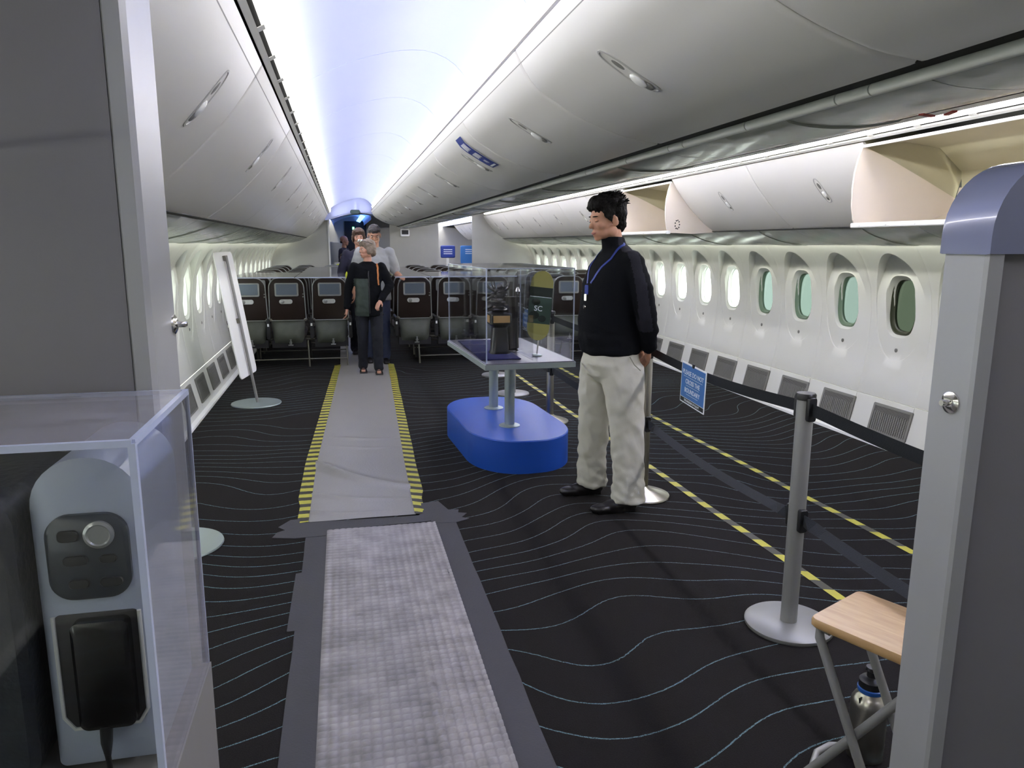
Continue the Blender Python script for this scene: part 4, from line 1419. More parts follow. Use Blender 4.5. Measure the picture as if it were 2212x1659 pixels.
# oval board on a thin stand
M['olive'] = mat('board_olive', srgb(166, 160, 92), .3, var=.06)
M['bgreen'] = mat('board_green', srgb(62, 82, 72), .3, var=.2, scale=6)
M['bgreen2'] = mat('board_green_dark', srgb(38, 46, 40), .3, var=.2, scale=8)
bd = thing('oval_board', 'tall green and olive oval board on a thin rod in the case', 'board', (1.268, 4.86, .81), radians(-22))
bd.rotation_euler = (0, radians(5), radians(-22))
def oval_band(z0, z1, m, name, th=.009, off=0, hw=.078, hz=.235, zc=.335):
    mb = MB(); pts = []
    n = 16
    zs = [z0 + (z1 - z0) * k / n for k in range(n + 1)]
    def hwid(z):
        u = min(1, abs(z - zc) / hz)
        if u < .62: return hw * (1 - .04 * u)
        v = (u - .62) / .38
        return hw * .975 * sqrt(max(0, 1 - v * v))
    right = [(hwid(z), z) for z in zs]; left = [(-hwid(z), z) for z in zs[::-1]]
    mb.prism(right + left, -th / 2 - off, th / 2)
    loc_obj(name, mb, m, bd, 30)
oval_band(.101, .215, M['olive'], 'olive_end'); oval_band(.215, .395, M['bgreen'], 'green_middle'); oval_band(.395, .46, M['bgreen2'], 'dark_band')
oval_band(.46, .569, M['olive'], 'olive_end')
loc_obj('rim', MB().tube([(.078 * cos(a) * (1 if abs(sin(a)) < .7 else 1), .004, .335 + .236 * sin(a)) for a in [2 * pi * k / 40 for k in range(41)]], .003, 6), M['blackp'], bd)
loc_obj('white_line', MB().box((0, -.0055, .395), (.145, .001, .004)), M['ink'], bd)
me = text_mesh('SC', .05, .0004); me.materials.append(M['ink'])
o = bpy.data.objects.new('lettering', me); link(o, bd); o.location = (-.01, -.0055, .315); o.rotation_euler = (pi / 2, 0, 0)
for kx, kz, kw in ((-.03, .36, .03), (-.035, .27, .035), (.02, .25, .028)):
    k_ = MB(); k_.ell((kx, -.0048, kz), (kw, .0012, kw * .8), 16, 8); loc_obj('painted_shape', k_, M['bgreen2'], bd)
loc_obj('rod', MB().tube([(.01, .004, -.0), (.01, .004, .14)], .005, 8), M['chrome'], bd)
loc_obj('foot', MB().lathe((.01, .004, 0), [(.035, -.003), (.033, .004), (.004, .008)], 20), M['alu2'], bd)

# ------------------------------------------------------------------ tilted sign boards on round bases at the left wall
def sign_stand(x, y, label, lean, yaw, w=.62):
    t = thing('sign_stand', label, 'sign stand', (x, y, 0), yaw)
    loc_obj('base', MB().lathe((0, 0, 0), [(.235, 0), (.238, .004), (.235, .012), (.03, .014), (.001, .014)], 48), M['alu2'], t)
    R = Matrix.Rotation(lean, 3, 'Y')
    def p(v): return R @ Vector(v)
    loc_obj('pole', MB().tube([p((.014, 0, .008)), p((.014, 0, 1.44))], .014, 12), M['alu'], t)
    # panel: rounded rectangle in the local y-z plane
    pts = []
    for (sy, sz, a0) in ((1, 1, 0), (-1, 1, 90), (-1, -1, 180), (1, -1, 270)):
        for k in range(7):
            a = radians(a0 + 15 * k)
            pts.append((sy * (w / 2 - .05) + .05 * cos(a), .89 + sz * (.60 - .05) + .05 * sin(a)))
    mb = MB(); vs = [p((-.008, a, b)) for a, b in pts] + [p((-.018, a, b)) for a, b in pts]
    n = len(pts)
    mb.add(vs, [(i, (i + 1) % n, (i + 1) % n + n, i + n) for i in range(n)] + [tuple(range(n)), tuple(range(2 * n - 1, n - 1, -1))])
    loc_obj('sign_panel', mb, M['white'], t)
    for z in (1.43, .83):
        b = MB(); b.box(p((.004, 0, z)), (.026, .075, .045), R); loc_obj('bracket', b, M['legm'], t)
sign_stand(-.873, 7.52, 'white sign board leaning back on a round-based pole by the left wall', radians(-8.5), radians(-9), .55)
sign_stand(-.90, 3.93, 'sign stand mostly hidden by the grey left panel, its round base peeking out', radians(-8.5), radians(4), .55)


# ------------------------------------------------------------------ people
from mathutils.bvhtree import BVHTree
def blend_mesh(name, build, voxel, smooth_it=6, factor=.5):
    """several overlapping volumes fused into one continuous skin"""
    mb = MB(); build(mb)
    me = mb.mesh(name + '_raw', [])
    o = bpy.data.objects.new(name + '_raw', me); C.objects.link(o)
    r = o.modifiers.new('r', 'REMESH'); r.mode = 'VOXEL'; r.voxel_size = voxel; r.adaptivity = 0
    s = o.modifiers.new('s', 'SMOOTH'); s.iterations = smooth_it; s.factor = factor
    dg = bpy.context.evaluated_depsgraph_get()
    out = bpy.data.meshes.new_from_object(o.evaluated_get(dg))
    out.name = name
    bpy.data.objects.remove(o); bpy.data.meshes.remove(me)
    out.polygons.foreach_set('use_smooth', [True] * len(out.polygons))
    return out
def cone(mb, p0, p1, r0, r1, n=16):
    p0, p1 = Vector(p0), Vector(p1)
    mb.tube([p0, p1], [r0, r1], n)
    mb.ell(p0, (r0, r0, r0), 12, 8); mb.ell(p1, (r1, r1, r1), 12, 8)
def chain(mb, pts, rs):
    for a, b, r0, r1 in zip(pts, pts[1:], rs, rs[1:]):
        cone(mb, a, b, r0, r1)
def displace(me, fn):
    import numpy as np
    n = len(me.vertices)
    co = np.empty(n * 3, 'f'); me.vertices.foreach_get('co', co)
    no = np.empty(n * 3, 'f'); me.vertex_normals.foreach_get('vector', no)
    co = co.reshape(-1, 3); no = no.reshape(-1, 3)
    d = np.array([fn(Vector(co[i]), no[i]) for i in range(n)], 'f')
    me.vertices.foreach_set('co', (co + no * d[:, None]).ravel())
    me.update()
def frame(loc, yaw, pitch=0, roll=0):
    """local x = forward, y = left, z = up; yaw turns about z, pitch tips the nose down"""
    return Matrix.Translation(Vector(loc)) @ Matrix.Rotation(yaw, 4, 'Z') @ Matrix.Rotation(pitch, 4, 'Y') @ Matrix.Rotation(roll, 4, 'X')
def head_skin(mb, F, s=1.0, ears=True, beard=False):
    R = F.to_3x3()
    def e(c, r, rot=None):
        RR = R if rot is None else R @ rot
        mb.ell(F @ (Vector(c) * s), tuple(x * s for x in r), 20, 14, RR)
    e((-.012, 0, .150), (.094, .074, .082))            # cranium
    e((.030, 0, .105), (.062, .060, .082))             # mid face
    e((.022, 0, .045), (.060, .052, .040))             # jaw
    e((.066, 0, .016), (.020, .022, .016))             # chin
    e((.070, 0, .044), (.022, .030, .026))             # muzzle
    e((.068, 0, .132), (.022, .048, .016))             # brow
    for sy in (-1, 1):
        e((.058, sy * .036, .086), (.026, .022, .024)) # cheek
        e((.080, sy * .010, .073), (.010, .008, .007)) # nostril
        e((-.004, sy * .051, .045), (.030, .014, .030))# jaw corner
        if ears:
            e((-.008, sy * .079, .098), (.019, .007, .032), Matrix.Rotation(sy * -.35, 3, 'Z') @ Matrix.Rotation(.15, 3, 'Y'))
            e((-.002, sy * .074, .078), (.010, .006, .012))
    cone(mb, F @ (Vector((.080, 0, .118)) * s), F @ (Vector((.102, 0, .082)) * s), .009 * s, .0125 * s, 12)
    e((.087, 0, .050), (.011, .022, .0055)); e((.085, 0, .040), (.011, .019, .0055))
def hand(mb, F, curl=.5, s=1.0, thumb=1):
    """wrist at origin, fingers along +x, palm facing -z, thumb on the side given by its sign"""
    R = F.to_3x3()
    mb.ell(F @ Vector((.045 * s, 0, 0)), (.050 * s, .040 * s, .016 * s), 16, 10, R)
    for i, (y, l, r) in enumerate(((.030, .072, .0085), (.011, .080, .009), (-.009, .074, .0085), (-.028, .058, .0075))):
        y *= thumb
        p = Vector((.082 * s, y * s, 0)); ang = 0; pts = [Vector((.05 * s, y * .8 * s, 0)), p]
        for k, f in enumerate((.45, .32, .23)):
            ang += curl * (.9 if k == 0 else 1.1)
            p = p + Vector((cos(ang), 0, -sin(ang))) * l * f * s
            pts.append(p)
        chain(mb, [F @ q for q in pts], [.010 * s, r * s, r * .95 * s, r * .9 * s, r * .8 * s])
    t0 = Vector((.018 * s, .026 * s * thumb, -.004 * s)); t1 = Vector((.050 * s, .052 * s * thumb, -.014 * s)); t2 = Vector((.078 * s, .056 * s * thumb, -.024 * s))
    chain(mb, [F @ t0, F @ t1, F @ t2], [.013 * s, .0105 * s, .009 * s])
def eyes_etc(F, parent, s=1.0, closed=False, brow=None, lips=None):
    R = F.to_3x3()
    for sy in (-1, 1):
        c = F @ (Vector((.076, sy * .031, .112)) * s)
        if not closed:
            e = MB(); e.ell(c, (.010 * s, .0135 * s, .0075 * s), 14, 10, R); eo = obj('eye', e, M['eyew'], parent)
            e = MB(); e.ell(F @ (Vector((.084, sy * .031, .112)) * s), (.004 * s, .006 * s, .006 * s), 12, 8, R); obj('iris', e, M['eyed'], eo)
        else:
            e = MB(); e.ell(c, (.0105 * s, .0150 * s, .0085 * s), 14, 10, R); obj('eyelid', e, M['skin1'], parent)
            e = MB(); e.ell(F @ (Vector((.0815, sy * .031, .106)) * s), (.0055 * s, .0150 * s, .0022 * s), 12, 8, R); obj('eyelashes', e, M['eyed'], parent)
        if brow:
            e = MB(); e.ell(F @ (Vector((.0845, sy * .030, .134)) * s), (.006 * s, .020 * s, .0035 * s), 14, 8, R @ Matrix.Rotation(sy * .35, 3, 'Z')); obj('eyebrow', e, brow, parent)
    if lips:
        e = MB(); e.ell(F @ (Vector((.0885, 0, .0455)) * s), (.011 * s, .0215 * s, .0075 * s), 16, 10, R); obj('lips', e, lips, parent)
def shoe(mb, heel, toe, w=.047, h=.075):
    heel, toe = Vector(heel), Vector(toe)
    d = toe - heel; L_ = d.length; t = d.normalized(); a = math.atan2(t.y, t.x)
    R = Matrix.Rotation(a, 3, 'Z')
    P = lambda f, z: Vector((heel.x + t.x * f * L_, heel.y + t.y * f * L_, heel.z + z))
    mb.ell(P(.18, .035), (.060, w * .85, .042), 16, 10, R)
    mb.ell(P(.18, .070), (.050, w * .80, .045), 16, 10, R)
    mb.ell(P(.48, .036), (.085, w * .92, .040), 16, 10, R)
    mb.ell(P(.75, .026), (.075, w, .030), 16, 10, R)
    mb.box(P(.20, .010), (.085, w * 1.5, .02), R); mb.box(P(.62, .008), (.15, w * 1.6, .016), R)

def skinmat(name, c):
    m = mat(name, c, .5, var=.10, scale=14, bump=.05, bscale=160)
    b = m.node_tree.nodes['Principled BSDF']
    b.inputs['Subsurface Weight'].default_value = .08
    b.inputs['Subsurface Radius'].default_value = (.02, .008, .004)
    return m
M['skin1'] = skinmat('skin_warm', srgb(186, 138, 112))
M['skin2'] = skinmat('skin_rosy', srgb(196, 146, 124))
M['eyew'] = mat('eye_white', srgb(210, 205, 200), .2, var=0)
M['eyed'] = mat('eye_dark', srgb(24, 18, 16), .2, var=0)
M['lip'] = mat('lip', srgb(158, 96, 88), .45, var=.05)
M['hairb'] = mat('hair_black', srgb(9, 7, 8), .75, spec=.2, var=.4, scale=60, bump=.5, bscale=120)
M['hairg'] = mat('hair_greying', srgb(120, 106, 94), .55, var=.55, scale=45, bump=.6, bscale=90)
M['hairbr'] = mat('hair_brown', srgb(74, 52, 42), .55, var=.3, scale=45, bump=.5, bscale=90)
M['hairdg'] = mat('hair_dark_grey', srgb(54, 50, 52), .6, var=.3, scale=60, bump=.5, bscale=120)
M['jack'] = mat('black_pullover', srgb(13, 15, 20), .9, var=.12, scale=14, bump=.2, bscale=160, spec=.15)
M['jack2'] = mat('charcoal_stripe', srgb(40, 40, 48), .9, var=.1, scale=14, bump=.2, bscale=160, spec=.15)
M['khaki'] = mat('pale_khaki_cotton', srgb(196, 194, 180), .85, var=.06, scale=10, bump=.12, bscale=220, sheen=.1)
M['shoe'] = mat('black_leather', srgb(24, 22, 24), .35, var=.15)
M['lany'] = mat('lanyard_blue', srgb(30, 52, 130), .55, var=.35, scale=120)
M['jeans'] = mat('dark_denim', srgb(20, 23, 34), .85, var=.2, scale=20, bump=.2, bscale=120)
M['jeans2'] = mat('blue_denim', srgb(40, 48, 72), .85, var=.2, scale=20, bump=.2, bscale=120)
M['green'] = mat('dark_green_jacket', srgb(44, 56, 52), .6, var=.25, scale=6, bump=.2, bscale=60)
M['tee'] = mat('grey_tshirt', srgb(160, 162, 162), .85, var=.08, scale=12, bump=.15, bscale=100)
M['orange'] = mat('tan_strap', srgb(190, 116, 58), .6, var=.1)
M['hiviz'] = mat('yellow_vest', srgb(212, 226, 60), .7, var=.08)
M['navyc'] = mat('navy_shirt', srgb(38, 38, 58), .85, var=.12)

def folds(seed, sx, sz, amp, zlo=None, zhi=None):
    def fn(co, n):
        v = noise.noise(Vector((co.x * sx + seed, co.y * sx, co.z * sz)))
        v2 = noise.noise(Vector((co.x * sx * 2.3 + seed, co.y * sx * 2.3 + 5, co.z * sz * 2.0 + co.x * 9)))
        return amp * (v + .5 * v2)
    return fn

# ---- the standing man in profile
man = thing('person', 'man standing in profile in black pullover and pale khaki trousers, hands behind his back', 'person', (1.53, 4.09, 0))
HF = frame((1.488, 4.075, 1.582), radians(180 + 10), radians(9))
def sk(mb):
    head_skin(mb, HF, 1.03)
    mb.loft([(1.535, 4.09, 1.40, .07, .08), (1.53, 4.09, 1.52, .062, .062), (1.515, 4.085, 1.58, .058, .056), (1.505, 4.08, 1.64, .055, .052)], 20)
    mb.loft([(1.53, 4.10, .86, .11, .13), (1.53, 4.10, 1.0, .12, .135), (1.53, 4.10, 1.2, .115, .13), (1.54, 4.10, 1.36, .11, .15), (1.54, 4.10, 1.46, .07, .15)], 20)
    chain(mb, [(1.575, 3.93, 1.45), (1.655, 3.895, 1.18), (1.713, 3.97, .955)], [.045, .038, .027])
    chain(mb, [(1.575, 4.27, 1.45), (1.675, 4.31, 1.18), (1.730, 4.19, .95)], [.045, .038, .027])
    hand(mb, Matrix.Translation(Vector((1.713, 3.972, .958))) @ Matrix.Rotation(radians(72), 4, 'Z') @ Matrix.Rotation(radians(48), 4, 'Y') @ Matrix.Rotation(radians(80), 4, 'X'), .45, 1.05, 1)
    hand(mb, Matrix.Translation(Vector((1.735, 4.185, .955))) @ Matrix.Rotation(radians(-80), 4, 'Z') @ Matrix.Rotation(radians(55), 4, 'Y') @ Matrix.Rotation(radians(-80), 4, 'X'), .55, 1.05, -1)
    chain(mb, [(1.56, 4.01, .90), (1.59, 3.97, .50), (1.61, 3.94, .08)], [.075, .05, .035])
    chain(mb, [(1.52, 4.19, .90), (1.49, 4.23, .50), (1.50, 4.27, .08)], [.075, .05, .035])
bm_ = blend_mesh('body', sk, .0058, 3, .45); bm_.materials.append(M['skin1'])
obj('body', bm_, None, man)
eyes_etc(HF, man, 1.03, True, M['hairb'], M['lip'])
def hr(mb):
    R = HF.to_3x3(); s = 1.03
    def e(c, r, rot=None):
        mb.ell(HF @ (Vector(c) * s), tuple(x * s for x in r), 20, 14, R if rot is None else R @ rot)
    e((-.022, 0, .178), (.104, .088, .078)); e((.035, 0, .196), (.058, .074, .048)); e((-.048, 0, .140), (.072, .084, .085))
    e((-.070, 0, .085), (.040, .062, .060)); e((.066, 0, .182), (.032, .060, .022))
    for sy in (-1, 1):
        e((.018, sy * .070, .150), (.035, .014, .045)); e((.010, sy * .074, .118), (.012, .007, .028))
hm = blend_mesh('hair', hr, .005, 3, .5); hm.materials.append(M['hairb'])
def hd_(co, n):
    return .006 * noise.noise(co * 55) + .004 * noise.noise(Vector((co.x * 40, co.y * 140, co.z * 60)))
displace(hm, hd_); obj('hair', hm, None, man)
tf = MB(); rnd = random.Random(9)
for k in range(150):
    a = rnd.uniform(-2.6, 2.6); zz = rnd.uniform(.17, .245)
    rad = sqrt(max(.0001, 1 - ((zz - .170) / .086) ** 2))
    c = Vector((-.022 + .100 * rad * cos(a + pi), .084 * rad * sin(a + pi), zz)) * 1.03
    dr = Vector((-.5 - .5 * rnd.random(), .5 * sin(a + pi), rnd.uniform(-.2, .8))).normalized()
    tf.tube([HF @ c, HF @ (c + dr * .016), HF @ (c + dr * .026 + Vector((0, 0, -.004)))], [.0045, .003, .0008], 5)
o = obj('hair_tufts', tf, M['hairb'], man); o['kind'] = 'stuff'
def shirt(mb):
    mb.loft([(1.530, 4.10, .925, .166, .182), (1.525, 4.10, .94, .178, .192), (1.522, 4.10, 1.00, .186, .196), (1.517, 4.10, 1.13, .182, .194), (1.522, 4.10, 1.25, .172, .200), (1.528, 4.10, 1.34, .166, .208),
             (1.540, 4.10, 1.42, .146, .212), (1.552, 4.10, 1.475, .112, .200), (1.552, 4.10, 1.515, .082, .150), (1.545, 4.095, 1.545, .066, .095)], 32)
    mb.loft([(1.538, 4.09, 1.50, .078, .082), (1.525, 4.085, 1.56, .070, .068), (1.517, 4.082, 1.598, .067, .064)], 24)
    chain(mb, [(1.575, 3.925, 1.455), (1.618, 3.885, 1.32), (1.652, 3.880, 1.18), (1.690, 3.915, 1.06), (1.712, 3.962, .975)], [.068, .064, .058, .052, .044])
    chain(mb, [(1.575, 4.275, 1.455), (1.63, 4.32, 1.32), (1.672, 4.32, 1.18), (1.71, 4.27, 1.06), (1.732, 4.20, .965)], [.068, .064, .058, .052, .044])
shm = blend_mesh('pullover', shirt, .0085, 8, .5)
def shf(co, n):
    f = .006 * noise.noise(Vector((co.x * 7, co.y * 7, co.z * 16 + co.x * 8)))
    arm = co.x > 1.60 and co.y < 3.97
    if arm: f += .006 * noise.noise(Vector((co.x * 10, co.y * 8, co.z * 30)))
    if co.z < 1.06: f += .007 * noise.noise(Vector((co.x * 16, co.y * 16, co.z * 22)))
    return f
displace(shm, shf)
shm.materials.append(M['jack']); shm.materials.append(M['jack2'])
for p in shm.polygons:
    c = p.center
    if c.y < 3.95 and c.z > 1.0:
        xl = 1.565 + (1.50 - c.z) * .19 if c.z > 1.18 else 1.626 + (1.18 - c.z) * .30
        if abs(c.x - xl) < .030 and (c.z > 1.07): p.material_index = 1
    elif c.z > 1.47 and c.y < 4.03 and abs(c.x - 1.556) < .030: p.material_index = 1
pull = obj('pullover', shm, None, man)
def tr(mb):
    mb.loft([(1.530, 4.10, .985, .150, .172), (1.530, 4.10, .93, .164, .182), (1.530, 4.10, .87, .172, .190), (1.535, 4.10, .80, .145, .180), (1.54, 4.10, .755, .10, .14)], 32)
    L1 = [(1.562, 4.00, .86), (1.578, 3.985, .70), (1.590, 3.965, .52), (1.598, 3.95, .36), (1.600, 3.94, .20), (1.605, 3.935, .11)]
    mb.loft([(1.562, 4.005, .86, .138, .100), (1.572, 3.99, .74, .128, .098), (1.580, 3.975, .62, .114, .090), (1.592, 3.965, .50, .103, .086), (1.597, 3.955, .38, .098, .084), (1.600, 3.945, .25, .096, .083), (1.602, 3.94, .13, .098, .086), (1.606, 3.935, .055, .106, .090)][::-1], 28)
    mb.loft([(1.505, 4.195, .86, .132, .095), (1.498, 4.205, .74, .122, .094), (1.488, 4.22, .62, .108, .088), (1.482, 4.23, .50, .098, .084), (1.482, 4.245, .38, .092, .082), (1.486, 4.26, .25, .090, .082), (1.488, 4.27, .13, .092, .084), (1.490, 4.27, .055, .100, .088)][::-1], 28)
tm = blend_mesh('trousers', tr, .009, 8, .5)
def tff(co, n):
    leg = max(0, min(1, (.75 - co.z) / .3))
    a = noise.noise(Vector((co.x * 9 + 2, co.y * 9, co.z * 13 + co.x * 10)))
    b = noise.noise(Vector((co.x * 18, co.y * 18 + 3, co.z * 24 - co.x * 14)))
    low = max(0, (.36 - co.z) / .36)
    c = noise.noise(Vector((co.x * 14, co.y * 14, co.z * 34 + co.x * 16)))
    ridge = 1 - abs(noise.noise(Vector((co.x * 12, co.y * 12 + 9, co.z * 9 + co.x * 14))) * 2)
    return .008 * a + .004 * b + .012 * c * low + .007 * max(0, ridge) * (.4 + .6 * leg) - .003
displace(tm, tff); tm.materials.append(M['khaki'])
tro = obj('trousers', tm, None, man)
pk = MB(); pk.tube([(1.575, 3.912, .925), (1.60, 3.902, .88), (1.64, 3.905, .845)], .003, 6); obj('pocket_seam', pk, mat('seam_shadow', srgb(150, 148, 134), .9, var=0), tro)
for (h, t_) in (((1.655, 3.935, 0), (1.365, 3.925, 0)), ((1.555, 4.27, 0), (1.285, 4.275, 0))):
    f = lambda mb, h=h, t_=t_: shoe(mb, h, t_, .047)
    m_ = blend_mesh('shoe', f, .006, 4, .5); m_.materials.append(M['shoe']); obj('shoe', m_, None, man)
# lanyard projected onto the pullover
bv = BVHTree.FromPolygons([v.co.copy() for v in shm.vertices], [list(p.vertices) for p in shm.polygons])
def on_cloth(pts, w, off=.004, seg=8, bv=bv):
    out = []
    for a, b in zip(pts, pts[1:]):
        for k in range(seg):
            out.append(Vector(a).lerp(Vector(b), k / seg))
    out.append(Vector(pts[-1]))
    mb = MB(); vs = []
    P = []
    for q in out:
        loc, nn, _, _ = bv.find_nearest(q); P.append((loc + nn * off, nn))
    for i, (p, nn) in enumerate(P):
        t = (P[min(i + 1, len(P) - 1)][0] - P[max(0, i - 1)][0]).normalized()
        s_ = t.cross(nn).normalized() * w / 2
        vs += [p - s_, p + s_, p - s_ - nn * .003, p + s_ - nn * .003]
    fs = []
    for i in range(len(P) - 1):
        a, b = 4 * i, 4 * i + 4
        fs += [(a, b, b + 1, a + 1), (a + 2, a + 3, b + 3, b + 2), (a, a + 2, b + 2, b), (a + 1, b + 1, b + 3, a + 3)]
    mb.add(vs, fs, True); return mb, P[-1][0]
ly = thing('lanyard', 'blue lanyard with badge clip around the standing man\'s neck', 'lanyard', (1.37, 4.05, 1.35))
m1, e1 = on_cloth([(1.575, 4.02, 1.565), (1.53, 3.99, 1.54), (1.47, 3.97, 1.47), (1.42, 4.00, 1.40), (1.375, 4.03, 1.335)], .014)
obj('strap', m1, M['lany'], ly)
m2, e2 = on_cloth([(1.54, 4.18, 1.56), (1.46, 4.17, 1.50), (1.40, 4.12, 1.42), (1.365, 4.06, 1.335)], .014)
obj('strap', m2, M['lany'], ly)
obj('ring', MB().rbox((1.345, 4.02, 1.300), (.026, .006, .055), .006, Matrix.Rotation(radians(-60), 3, 'Z')), M['lany'], ly)
obj('clip', MB().rbox((1.336, 4.01, 1.258), (.016, .008, .04), .004, Matrix.Rotation(radians(-50), 3, 'Z')), M['chrome'], ly)
obj('badge_reel', MB().lathe((1.330, 4.01, 1.205), [(.011, -.004), (.012, 0), (.011, .004)], 16, 'x'), M['chrome'], ly)

# ---- walkers in the aisle: a compact builder
def walker(label, x, y, h, yaw, top, legs, skin, hair_m, hair_fn, headyaw=0, headpitch=0, arms=None, sleeves='long', skirt_z=.70, wide=1.0, stride=.10, belly=0, sandal=False, group=None, open_jacket=None, hand_s=.95):
    """h height; arms: two lists of three points (shoulder excluded) given in local forward/left/up metres"""
    t = thing('person', label, 'person', (x, y, 0), 0, group)
    k = h / 1.75
    F = Matrix.Translation(Vector((x, y, 0))) @ Matrix.Rotation(yaw, 4, 'Z')
    P = lambda a, b, c: F @ Vector((a * k, b * k, c * k))
    hf = frame(P(.015, 0, 1.52), yaw + headyaw, headpitch)
    sec = lambda a, b, c, rx, ry: (P(a, b, c).x, P(a, b, c).y, c * k, rx * k, ry * k * wide, yaw)
    sh = [(0, .17 * wide, 1.40), (0, -.17 * wide, 1.40)]
    leg = [[(.0, .09, .90), (stride * .6 + .02, .095, .48), (stride, .10, .08)], [(.0, -.09, .90), (.03 - stride * .2, -.095, .48), (-stride * .6, -.10, .08)]]
    def sk(mb):
        head_skin(mb, hf, .98 * k)
        mb.loft([sec(0, 0, 1.30, .06, .07), sec(0, 0, 1.45, .055, .055), sec(.012, 0, 1.57, .05, .05)], 16)
        mb.loft([sec(0, 0, .86, .09, .12), sec(0, 0, 1.1, .09, .11), sec(0, 0, 1.3, .10, .14), sec(0, 0, 1.42, .06, .13)], 16)
        for (s_, pts) in zip(sh, arms):
            q = [P(*s_)] + [P(*p) for p in pts]
            chain(mb, q, [.045 * k, .037 * k, .028 * k])
            d = (q[-1] - q[-2]).normalized(); sd = 1 if s_[1] > 0 else -1
            zz = Vector((0, 0, 1)); yv = zz.cross(d).normalized(); zv = d.cross(yv)
            if abs(d.z) > .75:
                yv = (F.to_3x3() @ Vector((1, 0, 0))) * sd; zv = d.cross(yv).normalized(); yv = zv.cross(d).normalized()
            Mx = Matrix((d, yv, zv)).transposed().to_4x4(); Mx.translation = q[-1]
            hand(mb, Mx, .38, hand_s * k, sd if abs(d.z) <= .75 else 1)
        for l in leg:
            chain(mb, [P(*p) for p in l], [.07 * k, .048 * k, .033 * k])
        for l in leg:
            a = l[2]; cone(mb, P(a[0], a[1], .035), P(a[0] + .13, a[1], .025), .032 * k, .028 * k)
    b = blend_mesh('body', sk, .007, 3, .45); b.materials.append(skin); obj('body', b, None, t)
    eyes_etc(hf, t, .98 * k, False, hair_m, M['lip'])
    hm = blend_mesh('hair', lambda mb: hair_fn(mb, hf, .98 * k), .006, 3, .5); hm.materials.append(hair_m)
    displace(hm, lambda co, n: .008 * noise.noise(co * 38)); obj('hair', hm, None, t)
    def tp(mb):
        mb.loft([sec(0 + belly * .3, 0, skirt_z, .125 + belly * .2, .185), sec(belly * .5, 0, skirt_z + .18, .125 + belly * .5, .175), sec(belly * .3, 0, 1.15, .120 + belly * .3, .165), sec(0, 0, 1.30, .118, .180), sec(-.005, 0, 1.39, .090, .185), sec(-.01, 0, 1.44, .065, .12), sec(0, 0, 1.475, .06, .066)], 28)
        for (s_, pts) in zip(sh, arms):
            q = [P(*s_)] + [P(*p) for p in pts]
            if sleeves == 'long': chain(mb, q[:2] + [q[1].lerp(q[2], .92)], [.066 * k, .058 * k, .046 * k])
            else:
                m_ = q[0].lerp(q[1], .80); chain(mb, [q[0], m_], [.072 * k, .066 * k])
    tm = blend_mesh('jacket' if sleeves == 'long' else 'tshirt', tp, .010, 6, .5)
    displace(tm, folds(x * 3, 9, 14, .008)); tm.materials.append(top)
    if open_jacket:
        tm.materials.append(open_jacket)
        iF = F.inverted()
        for p in tm.polygons:
            c = iF @ p.center
            if c.x > 0 and c.y < -.005 and c.z < 1.25 * k and abs(c.y) < .17: p.material_index = 1
    jk = obj('jacket' if sleeves == 'long' else 'tshirt', tm, None, t)
    def lg(mb):
        mb.loft([sec(0, 0, .98, .10, .14), sec(0, 0, .90, .115, .155), sec(0, 0, .82, .11, .15)], 24)
        for l in leg:
            chain(mb, [P(*l[0]), P(*l[1]), P(l[2][0], l[2][1], .10)], [.098 * k, .072 * k, .062 * k])
            cone(mb, P(l[2][0], l[2][1], .10), P(l[2][0] + .01, l[2][1], .075), .064 * k, .062 * k)
    lm = blend_mesh('trousers', lg, .010, 6, .5); displace(lm, folds(x * 5, 12, 16, .007)); lm.materials.append(legs); obj('trousers', lm, None, t)
    for l in leg:
        a = l[2]
        hl, to = P(a[0] - .05, a[1], 0), P(a[0] + .20, a[1], 0)
        if sandal:
            sm = MB(); d = (to - hl); an = math.atan2(d.y, d.x)
            sm.rbox((hl + to) / 2 + Vector((0, 0, .010)), (d.length, .085, .016), .007, Matrix.Rotation(an, 3, 'Z'))
            so = obj('sandal', sm, M['shoe'], t)
            st_ = MB(); c0 = hl.lerp(to, .72); sd = Vector((-d.y, d.x, 0)).normalized()
            st_.tube([c0 + sd * .042 + Vector((0, 0, .01)), c0 + sd * .03 + Vector((0, 0, .052)), c0 - sd * .03 + Vector((0, 0, .052)), c0 - sd * .042 + Vector((0, 0, .01))], .006, 6)
            obj('sandal_strap', st_, M['shoe'], so)
        else:
            m_ = blend_mesh('shoe', lambda mb: shoe(mb, hl, to, .044), .008, 3, .5); m_.materials.append(M['shoe']); obj('shoe', m_, None, t)
    return t, hf, tm, P
def hair_short(mb, F, s):
    R = F.to_3x3()
    e = lambda c, r: mb.ell(F @ (Vector(c) * s), tuple(x * s for x in r), 18, 12, R)
    e((-.018, 0, .168), (.097, .080, .074)); e((-.045, 0, .130), (.068, .078, .078)); e((.030, 0, .182), (.055, .066, .046))
def hair_bob(mb, F, s):
    R = F.to_3x3()
    e = lambda c, r: mb.ell(F @ (Vector(c) * s), tuple(x * s for x in r), 18, 12, R)
    e((-.022, 0, .165), (.108, .092, .085)); e((-.055, 0, .115), (.075, .094, .100)); e((-.075, 0, .060), (.050, .075, .055)); e((.04, 0, .190), (.055, .074, .045))
    for sy in (-1, 1): e((-.005, sy * .078, .10), (.045, .020, .060))
def hair_bald(mb, F, s):
    R = F.to_3x3()
    e = lambda c, r: mb.ell(F @ (Vector(c) * s), tuple(x * s for x in r), 18, 12, R)
    e((-.070, 0, .085), (.034, .062, .030))
